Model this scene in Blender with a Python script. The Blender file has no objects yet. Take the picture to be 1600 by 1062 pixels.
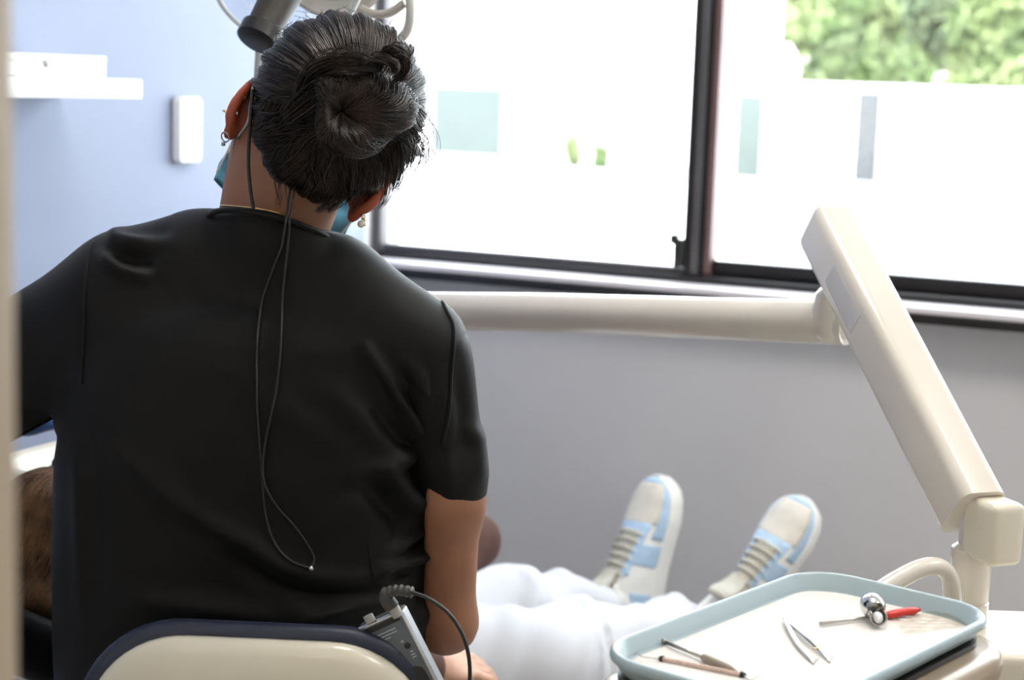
import bpy, bmesh, math, random
import numpy as np
from mathutils import Vector, Matrix
from mathutils.bvhtree import BVHTree

random.seed(7); rng = np.random.default_rng(7)
scene = bpy.context.scene
COL = scene.collection
RAD = math.radians

# ------------------------------------------------------------------ camera
FPX, PITCH, ROLL, CAMZ = 2700.0, RAD(8.5), RAD(2.0), 1.34
_F = np.array([0, math.cos(PITCH), -math.sin(PITCH)])
_U0 = np.array([0, math.sin(PITCH), math.cos(PITCH)])
_R = math.cos(ROLL)*np.array([1., 0, 0]) + math.sin(ROLL)*_U0
_U = math.cos(ROLL)*_U0 - math.sin(ROLL)*np.array([1., 0, 0])
CAMP = np.array([0, 0, CAMZ])
cam = bpy.data.cameras.new('camera')
cam.sensor_width = 36.0
cam.lens = FPX/1600*36
cam.clip_start = 0.02
cam.dof.use_dof = True
cam.dof.focus_distance = 1.80
cam.dof.aperture_fstop = 5.4
cam_o = bpy.data.objects.new('camera', cam)
COL.objects.link(cam_o)
cam_o.matrix_world = Matrix(((_R[0], _U[0], -_F[0], 0), (_R[1], _U[1], -_F[1], 0),
                             (_R[2], _U[2], -_F[2], CAMZ), (0, 0, 0, 1)))
scene.camera = cam_o

def ray(px, py):
    return _F + _R*((px-800)/FPX) - _U*((py-531)/FPX)
def at(px, py, Y):                     # the point of the place seen at a pixel, at distance Y down the room
    d = ray(px, py)
    return CAMP + d*(Y/d[1])
def atz(px, py, z):
    d = ray(px, py)
    return CAMP + d*((z-CAMZ)/d[2])

# ------------------------------------------------------------------ light
scene.view_settings.view_transform = 'Standard'
scene.view_settings.look = 'None'
scene.view_settings.gamma = 1.0
scene.view_settings.use_curve_mapping = False
scene.view_settings.exposure = 1.05
scene.cycles.use_denoising = True
scene.cycles.max_bounces = 8
scene.cycles.diffuse_bounces = 5
scene.cycles.transparent_max_bounces = 12
scene.cycles.sample_clamp_indirect = 8.0

world = bpy.data.worlds.new('sky')
scene.world = world
world.use_nodes = True
bg = world.node_tree.nodes['Background']
bg.inputs[0].default_value = (0.88, 0.93, 1.0, 1)
bg.inputs[1].default_value = 4.2

WA = RAD(24.7)                          # the window wall is turned this far from the picture plane
u = np.array([math.cos(WA), -math.sin(WA), 0.]); n = np.array([math.sin(WA), math.cos(WA), 0.])
zax = np.array([0, 0, 1.])
CORNER = np.array([-0.335, 3.825, 0.])
def W(s, t, z):                         # room frame: s along the window wall, t outwards, z up
    return CORNER + u*s + n*t + zax*z
WM = Matrix(((u[0], n[0], 0, CORNER[0]), (u[1], n[1], 0, CORNER[1]), (0, 0, 1, 0), (0, 0, 0, 1)))

sun = bpy.data.lights.new('sun', 'SUN')
sun.energy = 5.0
sun.angle = RAD(0.6)
sun.color = (1.0, 0.96, 0.90)
sun_o = bpy.data.objects.new('sun', sun)
COL.objects.link(sun_o)
sd = n*0.62 + u*0.35 + zax*(-0.75)      # shines over this building onto the street side opposite
sun_o.rotation_euler = Vector(sd).to_track_quat('-Z', 'Y').to_euler()

por = bpy.data.lights.new('window_portal', 'AREA')
por.shape = 'RECTANGLE'
por.size, por.size_y = 2.6, 1.3
por.cycles.is_portal = True
por_o = bpy.data.objects.new('window_portal', por)
COL.objects.link(por_o)
por_o.location = W(1.32, 0.16, 1.56)
por_o.rotation_euler = Vector(-n).to_track_quat('-Z', 'Y').to_euler()

# ------------------------------------------------------------------ materials
MATS = {}
def mat(name, col, rough=0.5, metal=0.0, var=0.0, vscale=20.0, bump=0.0, bscale=200.0, coat=0.0, sub=0.0,
        spec=0.5, stretch=None, col2=None, emis=None, estr=0.0, alpha=1.0, sheen=0.0, trans=0.0):
    if name in MATS: return MATS[name]
    m = bpy.data.materials.new(name); m.use_nodes = True
    nt = m.node_tree; b = nt.nodes['Principled BSDF']
    b.inputs['Base Color'].default_value = (*col, 1)
    b.inputs['Roughness'].default_value = rough
    b.inputs['Metallic'].default_value = metal
    b.inputs['Specular IOR Level'].default_value = spec
    b.inputs['Coat Weight'].default_value = coat
    b.inputs['Coat Roughness'].default_value = 0.1
    b.inputs['Sheen Weight'].default_value = sheen
    b.inputs['Transmission Weight'].default_value = trans
    b.inputs['Alpha'].default_value = alpha
    if sub:
        b.inputs['Subsurface Weight'].default_value = sub
        b.inputs['Subsurface Radius'].default_value = (0.012, 0.004, 0.002)
        b.inputs['Subsurface Scale'].default_value = 1.0
    if emis:
        b.inputs['Emission Color'].default_value = (*emis, 1)
        b.inputs['Emission Strength'].default_value = estr
    tc = nt.nodes.new('ShaderNodeTexCoord'); vec = tc.outputs['Object']
    if stretch:
        mp = nt.nodes.new('ShaderNodeMapping'); mp.inputs['Scale'].default_value = stretch
        nt.links.new(vec, mp.inputs['Vector']); vec = mp.outputs['Vector']
    if var or col2:
        nz = nt.nodes.new('ShaderNodeTexNoise'); nz.inputs['Scale'].default_value = vscale
        nz.inputs['Detail'].default_value = 4
        nt.links.new(vec, nz.inputs['Vector'])
        cr = nt.nodes.new('ShaderNodeValToRGB')
        c2 = col2 if col2 else tuple(min(1, c*(1+var)) for c in col)
        c1 = col if col2 else tuple(c*(1-var) for c in col)
        cr.color_ramp.elements[0].position = 0.35; cr.color_ramp.elements[1].position = 0.65
        cr.color_ramp.elements[0].color = (*c1, 1); cr.color_ramp.elements[1].color = (*c2, 1)
        nt.links.new(nz.outputs['Fac'], cr.inputs['Fac'])
        nt.links.new(cr.outputs['Color'], b.inputs['Base Color'])
    if bump:
        nb = nt.nodes.new('ShaderNodeTexNoise'); nb.inputs['Scale'].default_value = bscale
        nb.inputs['Detail'].default_value = 3
        nt.links.new(vec, nb.inputs['Vector'])
        bp = nt.nodes.new('ShaderNodeBump'); bp.inputs['Strength'].default_value = bump
        bp.inputs['Distance'].default_value = 0.002
        nt.links.new(nb.outputs['Fac'], bp.inputs['Height'])
        nt.links.new(bp.outputs['Normal'], b.inputs['Normal'])
    MATS[name] = m
    return m

def glass_mat(name, tint=(1, 1, 1), rough=0.02, refl=0.06):
    m = bpy.data.materials.new(name); m.use_nodes = True
    nt = m.node_tree; nt.nodes.clear()
    o = nt.nodes.new('ShaderNodeOutputMaterial'); mx = nt.nodes.new('ShaderNodeMixShader')
    tr = nt.nodes.new('ShaderNodeBsdfTransparent'); gl = nt.nodes.new('ShaderNodeBsdfGlossy')
    tr.inputs[0].default_value = (*tint, 1); gl.inputs['Roughness'].default_value = rough
    mx.inputs[0].default_value = refl
    nt.links.new(tr.outputs[0], mx.inputs[1]); nt.links.new(gl.outputs[0], mx.inputs[2])
    nt.links.new(mx.outputs[0], o.inputs[0])
    return m

M = dict(
    bluewall=mat('blue_paint', (0.29, 0.335, 0.465), 0.6, var=0.02, vscale=3, bump=0.15, bscale=300),
    greywall=mat('grey_paint', (0.60, 0.59, 0.60), 0.6, var=0.02, vscale=3, bump=0.15, bscale=300),
    hallwall=mat('hall_paint', (0.70, 0.64, 0.55), 0.6, var=0.02, vscale=3),
    ceil=mat('ceiling_paint', (0.85, 0.85, 0.84), 0.7, var=0.02, vscale=4),
    floor=mat('vinyl_floor', (0.42, 0.40, 0.38), 0.35, var=0.08, vscale=8),
    jamb=mat('tan_door_paint', (0.50, 0.40, 0.28), 0.45, var=0.03, vscale=6),
    bronze=mat('dark_bronze_frame', (0.018, 0.016, 0.017), 0.4, metal=0.3, var=0.1, vscale=10),
    frame2=mat('weathered_frame', (0.10, 0.095, 0.10), 0.45, metal=0.2, var=0.1, vscale=10),
    frame3=mat('reddish_frame', (0.17, 0.10, 0.10), 0.45, var=0.1, vscale=10),
    sill=mat('pale_sill', (0.72, 0.68, 0.70), 0.3, var=0.03, vscale=10),
    white=mat('white_laminate', (0.82, 0.83, 0.85), 0.35, var=0.01, vscale=5),
    cream=mat('cream_plastic', (0.74, 0.69, 0.57), 0.28, var=0.02, vscale=6, coat=0.3),
    armcream=mat('arm_enamel', (0.68, 0.635, 0.57), 0.25, var=0.02, vscale=6, coat=0.4),
    armgrey=mat('arm_side_grey', (0.62, 0.61, 0.62), 0.35, var=0.02, vscale=6),
    bronzeplastic=mat('taupe_plastic', (0.38, 0.30, 0.215), 0.3, var=0.03, vscale=8, coat=0.2),
    navy=mat('navy_vinyl', (0.020, 0.026, 0.052), 0.42, var=0.1, vscale=60, bump=0.2, bscale=700),
    blackvinyl=mat('black_vinyl', (0.010, 0.010, 0.012), 0.6, spec=0.12, var=0.1, vscale=60, bump=0.3, bscale=600),
    scrub=mat('black_scrub_fabric', (0.0030, 0.0029, 0.0029), 0.52, var=0.12, vscale=9, bump=0.25, bscale=1500, sheen=0.04, spec=0.20),
    skin=mat('skin', (0.30, 0.135, 0.075), 0.5, var=0.07, vscale=25, bump=0.1, bscale=500, sub=0.12),
    ear=mat('skin_ear', (0.42, 0.105, 0.06), 0.45, var=0.06, vscale=40, sub=0.4),
    skin2=mat('fair_skin', (0.62, 0.36, 0.25), 0.5, var=0.05, vscale=25, sub=0.1),
    hair=mat('dark_hair', (0.008, 0.0065, 0.006), 0.36, col2=(0.034, 0.021, 0.016), vscale=45, spec=0.4),
    hairbase=mat('hair_base', (0.006, 0.005, 0.005), 0.6, var=0.2, vscale=60),
    hair2=mat('brown_hair', (0.045, 0.025, 0.014), 0.35, col2=(0.24, 0.13, 0.065), vscale=28),
    cord=mat('black_cord', (0.016, 0.015, 0.015), 0.45, var=0.1, vscale=40),
    maskblue=mat('mask_blue', (0.13, 0.42, 0.62), 0.75, var=0.08, vscale=120, bump=0.4, bscale=900),
    glove=mat('blue_nitrile', (0.04, 0.13, 0.36), 0.45, var=0.08, vscale=60),
    gold=mat('gold', (0.80, 0.55, 0.25), 0.25, metal=1.0, var=0.03),
    steel=mat('polished_steel', (0.62, 0.60, 0.57), 0.16, metal=1.0, var=0.03, vscale=30),
    steeldark=mat('satin_steel', (0.42, 0.40, 0.38), 0.32, metal=1.0, var=0.05, vscale=30),
    red=mat('red_plastic', (0.62, 0.035, 0.025), 0.3, var=0.08, vscale=60),
    paper=mat('tray_paper', (0.76, 0.73, 0.70), 0.8, var=0.01, vscale=30, bump=0.15, bscale=300),
    trayblue=mat('tray_blue', (0.37, 0.47, 0.51), 0.35, var=0.02, vscale=10, coat=0.2),
    pants=mat('white_sweatpants', (0.62, 0.63, 0.67), 0.85, var=0.03, vscale=14, bump=0.3, bscale=900, sheen=0.2),
    shirt2=mat('grey_sweatshirt', (0.60, 0.60, 0.63), 0.85, var=0.04, vscale=20),
    shoewhite=mat('shoe_white', (0.84, 0.83, 0.80), 0.5, var=0.02, vscale=40),
    shoecream=mat('shoe_cream', (0.66, 0.62, 0.55), 0.6, var=0.04, vscale=60),
    shoeblue=mat('shoe_blue', (0.44, 0.60, 0.78), 0.55, var=0.05, vscale=60),
    lace=mat('lace', (0.66, 0.63, 0.54), 0.8, var=0.06, vscale=200),
    tongue=mat('shoe_tongue', (0.50, 0.48, 0.42), 0.8, var=0.06, vscale=120),
    darkplastic=mat('dark_plastic', (0.012, 0.0115, 0.0115), 0.4, var=0.1, vscale=30),
    brownplastic=mat('dark_brown_plastic', (0.028, 0.023, 0.020), 0.45, var=0.1, vscale=30),
    greyplastic=mat('grey_plastic', (0.36, 0.36, 0.35), 0.4, var=0.04, vscale=30),
    packface=mat('slate_face', (0.10, 0.115, 0.135), 0.3, var=0.05, vscale=30),
    packedge=mat('pack_edge', (0.55, 0.57, 0.60), 0.25, metal=0.8, var=0.03),
    print=mat('pale_print', (0.40, 0.44, 0.50), 0.5, var=0.05, vscale=500),
    strain=mat('strain_relief', (0.065, 0.064, 0.062), 0.45, var=0.06, vscale=80),
    shelfbox=mat('white_box', (0.84, 0.85, 0.87), 0.5, var=0.01, vscale=8),
    concrete=mat('pale_concrete', (0.74, 0.74, 0.74), 0.8, var=0.03, vscale=0.6),
    kerb=mat('kerb_grey', (0.42, 0.43, 0.44), 0.8, var=0.06, vscale=2),
    stucco=mat('white_stucco', (0.88, 0.88, 0.87), 0.8, var=0.01, vscale=1.0),
    greypanel=mat('grey_gate', (0.055, 0.058, 0.063), 0.7, var=0.06, vscale=4),
    greywin=mat('pale_green_pane', (0.062, 0.078, 0.072), 0.4, var=0.05, vscale=2),
    leaf=mat('leaf_green', (0.10, 0.16, 0.05), 0.6, col2=(0.20, 0.24, 0.10), vscale=1.3),
    leaf2=mat('leaf_yellow_green', (0.17, 0.20, 0.075), 0.6, col2=(0.25, 0.25, 0.13), vscale=1.1),
    leaf3=mat('leaf_dark', (0.07, 0.11, 0.05), 0.6, col2=(0.14, 0.17, 0.085), vscale=1.5),
    bark=mat('bark', (0.14, 0.10, 0.07), 0.9, var=0.2, vscale=6),
    lightpanel=mat('lit_panel', (0.9, 0.9, 0.9), 0.5, emis=(1.0, 0.94, 0.86), estr=8.0),
    lightpanel2=mat('lit_panel_hall', (0.9, 0.9, 0.9), 0.5, emis=(1.0, 0.88, 0.72), estr=5.0),
    glass=glass_mat('window_glass', (0.97, 0.99, 0.98)),
    clear=glass_mat('clear_shield', (0.86, 0.89, 0.92), 0.06, 0.22),
    plastic_film=glass_mat('clear_film', (0.93, 0.91, 0.88), 0.2, 0.05),
    eye=mat('eye_white', (0.75, 0.72, 0.70), 0.2, var=0.02),
    lens=glass_mat('dark_lens', (0.12, 0.12, 0.13), 0.03, 0.12),
)

# ------------------------------------------------------------------ mesh helpers
def link(o, parent=None):
    COL.objects.link(o)
    if parent is not None: o.parent = parent
    return o
def obj(name, geo, material, parent=None, smooth=True, angle=None):
    if isinstance(geo, bmesh.types.BMesh):
        me = bpy.data.meshes.new(name); geo.to_mesh(me); geo.free()
    else:
        v, f = geo
        me = bpy.data.meshes.new(name)
        me.from_pydata([tuple(map(float, p)) for p in v], [], [tuple(map(int, q)) for q in f])
    me.update()
    if smooth:
        me.shade_smooth()
        if angle: me.set_sharp_from_angle(angle=RAD(angle))
    me.materials.append(material)
    return link(bpy.data.objects.new(name, me), parent)
def thing(name, label, cat, loc=(0, 0, 0), group=None):
    o = bpy.data.objects.new(name, None); COL.objects.link(o)
    o.empty_display_size = 0.05
    return tag(o, label, cat, group)
def tag(o, label, cat, group=None):
    o['label'] = label; o['category'] = cat
    if group: o['group'] = group
    return o
def struct(o):
    o['kind'] = 'structure'; return o
def merge(*geos):
    V, Fc, k = [], [], 0
    for v, f in geos:
        V.extend([tuple(p) for p in v]); Fc.extend([tuple(i+k for i in q) for q in f]); k += len(v)
    return V, Fc
def xf(geo, Mx):
    return [tuple(Mx @ Vector(p)) for p in geo[0]], geo[1]
def frame(o, ex, ey, ez):
    return Matrix(((ex[0], ey[0], ez[0], o[0]), (ex[1], ey[1], ez[1], o[1]), (ex[2], ey[2], ez[2], o[2]), (0, 0, 0, 1)))
def unit(v):
    v = np.asarray(v, float); return v/np.linalg.norm(v)
def box(lo, hi, bev=0.0, seg=2, Mx=None):
    bm = bmesh.new(); bmesh.ops.create_cube(bm, size=1)
    for v in bm.verts:
        v.co = Vector([(lo[i]+hi[i])/2 + v.co[i]*(hi[i]-lo[i]) for i in range(3)])
    if bev: bmesh.ops.bevel(bm, geom=bm.edges[:], offset=bev, segments=seg, profile=0.6, affect='EDGES')
    if Mx is not None: bm.transform(Mx)
    v = [tuple(p.co) for p in bm.verts]; bm.verts.index_update()
    f = [tuple(q.index for q in fc.verts) for fc in bm.faces]
    bm.free(); return v, f
def wbox(s0, s1, t0, t1, z0, z1, bev=0.0, seg=2):
    return box((s0, t0, z0), (s1, t1, z1), bev, seg, WM)
def spline(pts, k=8):
    pts = np.asarray(pts, float)
    if len(pts) < 3: return np.array([pts[0]+(pts[-1]-pts[0])*i/k for i in range(k+1)])
    P = np.vstack([2*pts[0]-pts[1], pts, 2*pts[-1]-pts[-2]]); out = []
    for i in range(1, len(P)-2):
        for j in range(k):
            t = j/k
            out.append(0.5*((2*P[i])+(-P[i-1]+P[i+1])*t+(2*P[i-1]-5*P[i]+4*P[i+1]-P[i+2])*t*t+(-P[i-1]+3*P[i]-3*P[i+1]+P[i+2])*t**3))
    out.append(P[-2]); return np.array(out)
def tube(pts, r, seg=10, cap=True, closed=False, flat=1.0, up=None):
    pts = np.asarray(pts, float); N = len(pts)
    r = np.full(N, r) if np.isscalar(r) else np.interp(np.linspace(0, 1, N), np.linspace(0, 1, len(r)), r)
    T = np.gradient(pts, axis=0) if not closed else np.roll(pts, -1, 0)-np.roll(pts, 1, 0)
    T /= np.linalg.norm(T, axis=1)[:, None]+1e-12
    a = np.array(up, float) if up is not None else (np.array([0, 0, 1.]) if abs(T[0][2]) < 0.9 else np.array([1., 0, 0]))
    nn = np.cross(T[0], a); nn /= np.linalg.norm(nn)
    V, Fc = [], []
    for i in range(N):
        nn = nn-T[i]*np.dot(nn, T[i]); nn /= np.linalg.norm(nn); b = np.cross(T[i], nn)
        for j in range(seg):
            q = 2*math.pi*j/seg
            V.append(pts[i]+r[i]*(math.cos(q)*nn+flat*math.sin(q)*b))
    for i in range(N if closed else N-1):
        i2 = (i+1) % N
        for j in range(seg):
            j2 = (j+1) % seg
            Fc.append((i*seg+j, i*seg+j2, i2*seg+j2, i2*seg+j))
    if cap and not closed:
        Fc.append(tuple(range(seg-1, -1, -1))); Fc.append(tuple((N-1)*seg+j for j in range(seg)))
    return V, Fc
def lathe(prof, seg=32, Mx=None, a0=0, a1=2*math.pi):
    V, Fc = [], []; full = abs(a1-a0-2*math.pi) < 1e-6; K = seg if full else seg+1
    for r, z in prof:
        for j in range(K):
            q = a0+(a1-a0)*j/seg; V.append((r*math.cos(q), r*math.sin(q), z))
    for i in range(len(prof)-1):
        for j in range(seg):
            j2 = (j+1) % K
            Fc.append((i*K+j, i*K+j2, (i+1)*K+j2, (i+1)*K+j))
    g = (V, Fc)
    return xf(g, Mx) if Mx is not None else g
def rrect(w, h, r, seg=8):
    out = []
    for cx, cy, a in ((w/2-r, h/2-r, 0), (-w/2+r, h/2-r, 90), (-w/2+r, -h/2+r, 180), (w/2-r, -h/2+r, 270)):
        for j in range(seg+1):
            q = RAD(a+90*j/seg); out.append((cx+r*math.cos(q), cy+r*math.sin(q)))
    return out
def rrloft(w, h, r, prof, seg=8, cap0=True, cap1=True, Mx=None, bend=None):
    """stack of rounded rectangles; prof = (inset, z)"""
    V, Fc = [], []; K = 4*(seg+1)
    for ins, z in prof:
        for x, y in rrect(w-2*ins, h-2*ins, max(0.002, r-ins), seg): V.append((x, y, z))
    for i in range(len(prof)-1):
        for j in range(K):
            j2 = (j+1) % K
            Fc.append((i*K+j, i*K+j2, (i+1)*K+j2, (i+1)*K+j))
    if cap0: Fc.append(tuple(range(K-1, -1, -1)))
    if cap1: Fc.append(tuple((len(prof)-1)*K+j for j in range(K)))
    if bend: V = [bend(p) for p in V]
    g = (V, Fc)
    return xf(g, Mx) if Mx is not None else g

# ------------------------------------------------------------------ implicit bodies
class Grid:
    def __init__(s, xs, ys, zs):
        s.ax = [np.asarray(a, np.float32) for a in (xs, ys, zs)]
        s.X, s.Y, s.Z = s.ax[0][:, None, None], s.ax[1][None, :, None], s.ax[2][None, None, :]
        s.shape = tuple(len(a) for a in s.ax)
def ugrid(lo, hi, h):
    return Grid(*[np.arange(lo[i], hi[i]+h, h) for i in range(3)])
def rcone(G, a, b, ra, rb):
    a = np.asarray(a, np.float32); b = np.asarray(b, np.float32); d = b-a; L = float(d@d)+1e-12
    X, Y, Z = G.X-a[0], G.Y-a[1], G.Z-a[2]
    t = np.clip((X*d[0]+Y*d[1]+Z*d[2])/L, 0, 1)
    return np.sqrt((X-t*d[0])**2+(Y-t*d[1])**2+(Z-t*d[2])**2)-(ra+(rb-ra)*t)
def ell(G, c, r, ax=None):
    X, Y, Z = G.X-c[0], G.Y-c[1], G.Z-c[2]
    if ax is None: p = (X, Y, Z)
    else: p = tuple(X*a[0]+Y*a[1]+Z*a[2] for a in ax)
    k0 = np.sqrt((p[0]/r[0])**2+(p[1]/r[1])**2+(p[2]/r[2])**2)
    k1 = np.sqrt((p[0]/r[0]**2)**2+(p[1]/r[1]**2)**2+(p[2]/r[2]**2)**2)+1e-9
    return (k0*(k0-1)/k1).astype(np.float32)
def smin(a, b, k):
    h = np.clip(0.5+0.5*(b-a)/k, 0, 1)
    return b*(1-h)+a*h-k*h*(1-h)
def smax(a, b, k): return -smin(-a, -b, k)
def nets(G, Fv, relax=2):
    Fv = np.broadcast_to(Fv, G.shape); S = Fv < 0
    nx, ny, nz = G.shape
    cs = np.zeros((nx-1, ny-1, nz-1), np.int8)
    for i in (0, 1):
        for j in (0, 1):
            for k in (0, 1): cs += S[i:nx-1+i, j:ny-1+j, k:nz-1+k]
    I, J, K = np.nonzero((cs > 0) & (cs < 8))
    idx = -np.ones(cs.shape, np.int64); idx[I, J, K] = np.arange(len(I))
    cor = [(i, j, k) for i in (0, 1) for j in (0, 1) for k in (0, 1)]
    val = {c: Fv[I+c[0], J+c[1], K+c[2]] for c in cor}
    acc = np.zeros((len(I), 3)); cnt = np.zeros(len(I))
    for c in cor:
        for a in range(3):
            if c[a] == 0:
                d = list(c); d[a] = 1; d = tuple(d)
                v0, v1 = val[c], val[d]; m = (v0 < 0) != (v1 < 0)
                t = np.where(m, v0/np.where(m, v0-v1, 1), 0)
                p = np.zeros((len(I), 3)); p[:] = c; p[:, a] = t
                acc[m] += p[m]; cnt[m] += 1
    fr = acc/cnt[:, None]
    V = np.empty((len(I), 3))
    for a, ii in enumerate((I, J, K)):
        A = G.ax[a]; V[:, a] = A[ii]+(A[ii+1]-A[ii])*fr[:, a]
    quads = []
    for a in range(3):
        b, c = (a+1) % 3, (a+2) % 3
        sl0 = [slice(None)]*3; sl1 = [slice(None)]*3
        sl0[a] = slice(0, -1); sl1[a] = slice(1, None)
        A0, A1 = S[tuple(sl0)], S[tuple(sl1)]
        e = np.argwhere(A0 != A1)
        if not len(e): continue
        ok = (e[:, b] > 0) & (e[:, c] > 0) & (e[:, b] < G.shape[b]-1) & (e[:, c] < G.shape[c]-1)
        e = e[ok]; ins = A0[tuple(e.T)]
        q = []
        for db, dc in ((-1, -1), (0, -1), (0, 0), (-1, 0)):
            g = e.copy(); g[:, b] += db; g[:, c] += dc
            q.append(idx[tuple(g.T)])
        q = np.stack(q, 1); q[~ins] = q[~ins][:, ::-1]
        quads.append(q)
    Q = np.vstack(quads)
    for _ in range(relax): V = lap(V, Q, 0.5)
    return V, Q
def lap(V, Q, w):
    s = np.zeros_like(V); c = np.zeros(len(V))
    for a, b in ((0, 1), (1, 2), (2, 3), (3, 0)):
        for i, j in ((a, b), (b, a)):
            np.add.at(s, Q[:, i], V[Q[:, j]]); np.add.at(c, Q[:, i], 1)
    c[c == 0] = 1
    return V+(s/c[:, None]-V)*w
def normals(V, Q):
    N = np.zeros_like(V)
    fn = np.cross(V[Q[:, 2]]-V[Q[:, 0]], V[Q[:, 3]]-V[Q[:, 1]])
    for i in range(4): np.add.at(N, Q[:, i], fn)
    return N/(np.linalg.norm(N, axis=1)[:, None]+1e-12)
def polydist(P, poly):
    """distance of 2-D points to a polyline and the parameter along it"""
    best = np.full(len(P), 1e9); tt = np.zeros(len(P)); poly = np.asarray(poly, float)
    for i in range(len(poly)-1):
        a, d = poly[i], poly[i+1]-poly[i]
        t = np.clip(((P-a)@d)/(d@d+1e-12), 0, 1)
        r = np.linalg.norm(P-a-t[:, None]*d, axis=1); m = r < best
        best[m] = r[m]; tt[m] = (i+t[m])/(len(poly)-1)
    return best, tt
def vnoise(P, seed=0, octs=3):
    r = np.random.default_rng(seed); o = np.zeros(len(P)); amp = 1
    for k in range(octs):
        for _ in range(5):
            d = r.normal(size=3); d /= np.linalg.norm(d)
            o += amp*np.sin(P@d*(2**k)+r.uniform(0, 6.28)+1.3*np.sin(P@np.roll(d, 1)*(2**k)*0.7))/5
        amp *= 0.5
    return o
def bvh(geo):
    return BVHTree.FromPolygons([Vector(map(float, p)) for p in geo[0]], [tuple(map(int, q)) for q in geo[1]])
def onto(tree, px, py, off=0.002):
    """point of a surface met at a pixel, lifted a little off it"""
    h = tree.ray_cast(Vector(CAMP), Vector(ray(px, py)).normalized())
    if h[0] is None: return None
    nn = h[1]
    if nn.dot(Vector(ray(px, py))) > 0: nn = -nn
    return np.array(h[0]+nn*off)
def strands(paths, r, seg=3):
    """many thin hairs as one mesh"""
    V, Fc, k = [], [], 0
    for p in paths:
        N = len(p); T = np.gradient(p, axis=0); T /= np.linalg.norm(T, axis=1)[:, None]+1e-9
        a = np.array([0.31, -0.8, 0.5]); nn = np.cross(T, a); nn /= np.linalg.norm(nn, axis=1)[:, None]+1e-9
        b = np.cross(T, nn); rr = r*np.linspace(1, 0.45, N)[:, None]
        for j in range(seg):
            q = 2*math.pi*j/seg
            V.append(p+rr*(math.cos(q)*nn+math.sin(q)*b))
        base = k
        for i in range(N-1):
            for j in range(seg):
                j2 = (j+1) % seg
                Fc.append((base+j*N+i, base+j2*N+i, base+j2*N+i+1, base+j*N+i+1))
        k += seg*N
    return np.vstack(V), Fc

# ================================================================== THE SETTING
def wall_hit(px, py, t=None, s=None):
    """s/t, z where a line of sight meets the plane t=const (window wall) or s=const (left wall)"""
    d = ray(px, py); o = CAMP-CORNER
    if t is not None:
        k = (t-o@n)/(d@n)
    else:
        k = (s-o@u)/(d@u)
    p = o+d*k
    return p@u, p@n, p[2]

RS, RT, RH = 3.3, -2.86, 2.65            # room: width, back wall, height
HB = -5.2                                # back of the hallway
WS0, WS1, WZ0, WZ1 = 0.0, 2.75, 0.945, 2.2
struct(obj('floor', wbox(-0.6, RS+0.6, HB-0.1, 0.2, -0.1, 0), M['floor'], smooth=False))
struct(obj('ceiling', wbox(-0.6, RS+0.6, HB-0.1, 0.2, RH, RH+0.1), M['ceil'], smooth=False))
struct(obj('wall_front', merge(wbox(-0.15, RS+0.15, 0, 0.16, 0, WZ0), wbox(-0.15, RS+0.15, 0, 0.16, WZ1, RH),
                               wbox(-0.15, WS0, 0, 0.16, WZ0, WZ1), wbox(WS1, RS+0.15, 0, 0.16, WZ0, WZ1)), M['greywall'], smooth=False))
struct(obj('wall_left', wbox(-0.12, 0, RT, 0, 0, RH), M['bluewall'], smooth=False))
struct(obj('wall_right', wbox(RS, RS+0.12, RT, 0, 0, RH), M['greywall'], smooth=False))
# back wall with the doorway the picture was taken through
jl = wall_hit(27, 400, t=RT+0.05)[0]     # inner edge of the left jamb
DW = 0.95
struct(obj('wall_back', merge(wbox(-0.6, jl-0.05, RT-0.12, RT, 0, RH), wbox(jl+DW+0.05, RS+0.6, RT-0.12, RT, 0, RH),
                              wbox(jl-0.05, jl+DW+0.05, RT-0.12, RT, 2.1, RH)), M['hallwall'], smooth=False))
d1 = bpy.data.objects.new('door_1', None); link(d1); struct(d1)
obj('jamb', wbox(jl-0.05, jl, RT-0.15, RT+0.05, 0, 2.08, 0.004), M['jamb'], d1, angle=30)
obj('casing', wbox(jl-0.115, jl-0.051, RT+0.001, RT+0.03, 0, 2.12, 0.006), M['jamb'], d1, angle=30)
obj('jamb', wbox(jl+DW, jl+DW+0.05, RT-0.15, RT+0.05, 0, 2.08, 0.004), M['jamb'], d1, angle=30)
obj('casing', wbox(jl+DW+0.051, jl+DW+0.115, RT+0.001, RT+0.03, 0, 2.12, 0.006), M['jamb'], d1, angle=30)
obj('lintel', wbox(jl-0.05, jl+DW+0.05, RT-0.15, RT+0.03, 2.08, 2.12, 0.004), M['jamb'], d1, angle=30)
struct(obj('wall_hallway', merge(wbox(-0.7, -0.6, HB, RT, 0, RH), wbox(RS+0.6, RS+0.7, HB, RT, 0, RH),
                                 wbox(-0.7, RS+0.7, HB-0.1, HB, 0, RH)), M['hallwall'], smooth=False))
struct(obj('baseboard_front', wbox(0, RS, -0.012, 0, 0, 0.1, 0.003), M['white'], angle=30))
struct(obj('baseboard_left', wbox(0, 0.012, RT, -0.012, 0, 0.1, 0.003), M['white'], angle=30))

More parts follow.
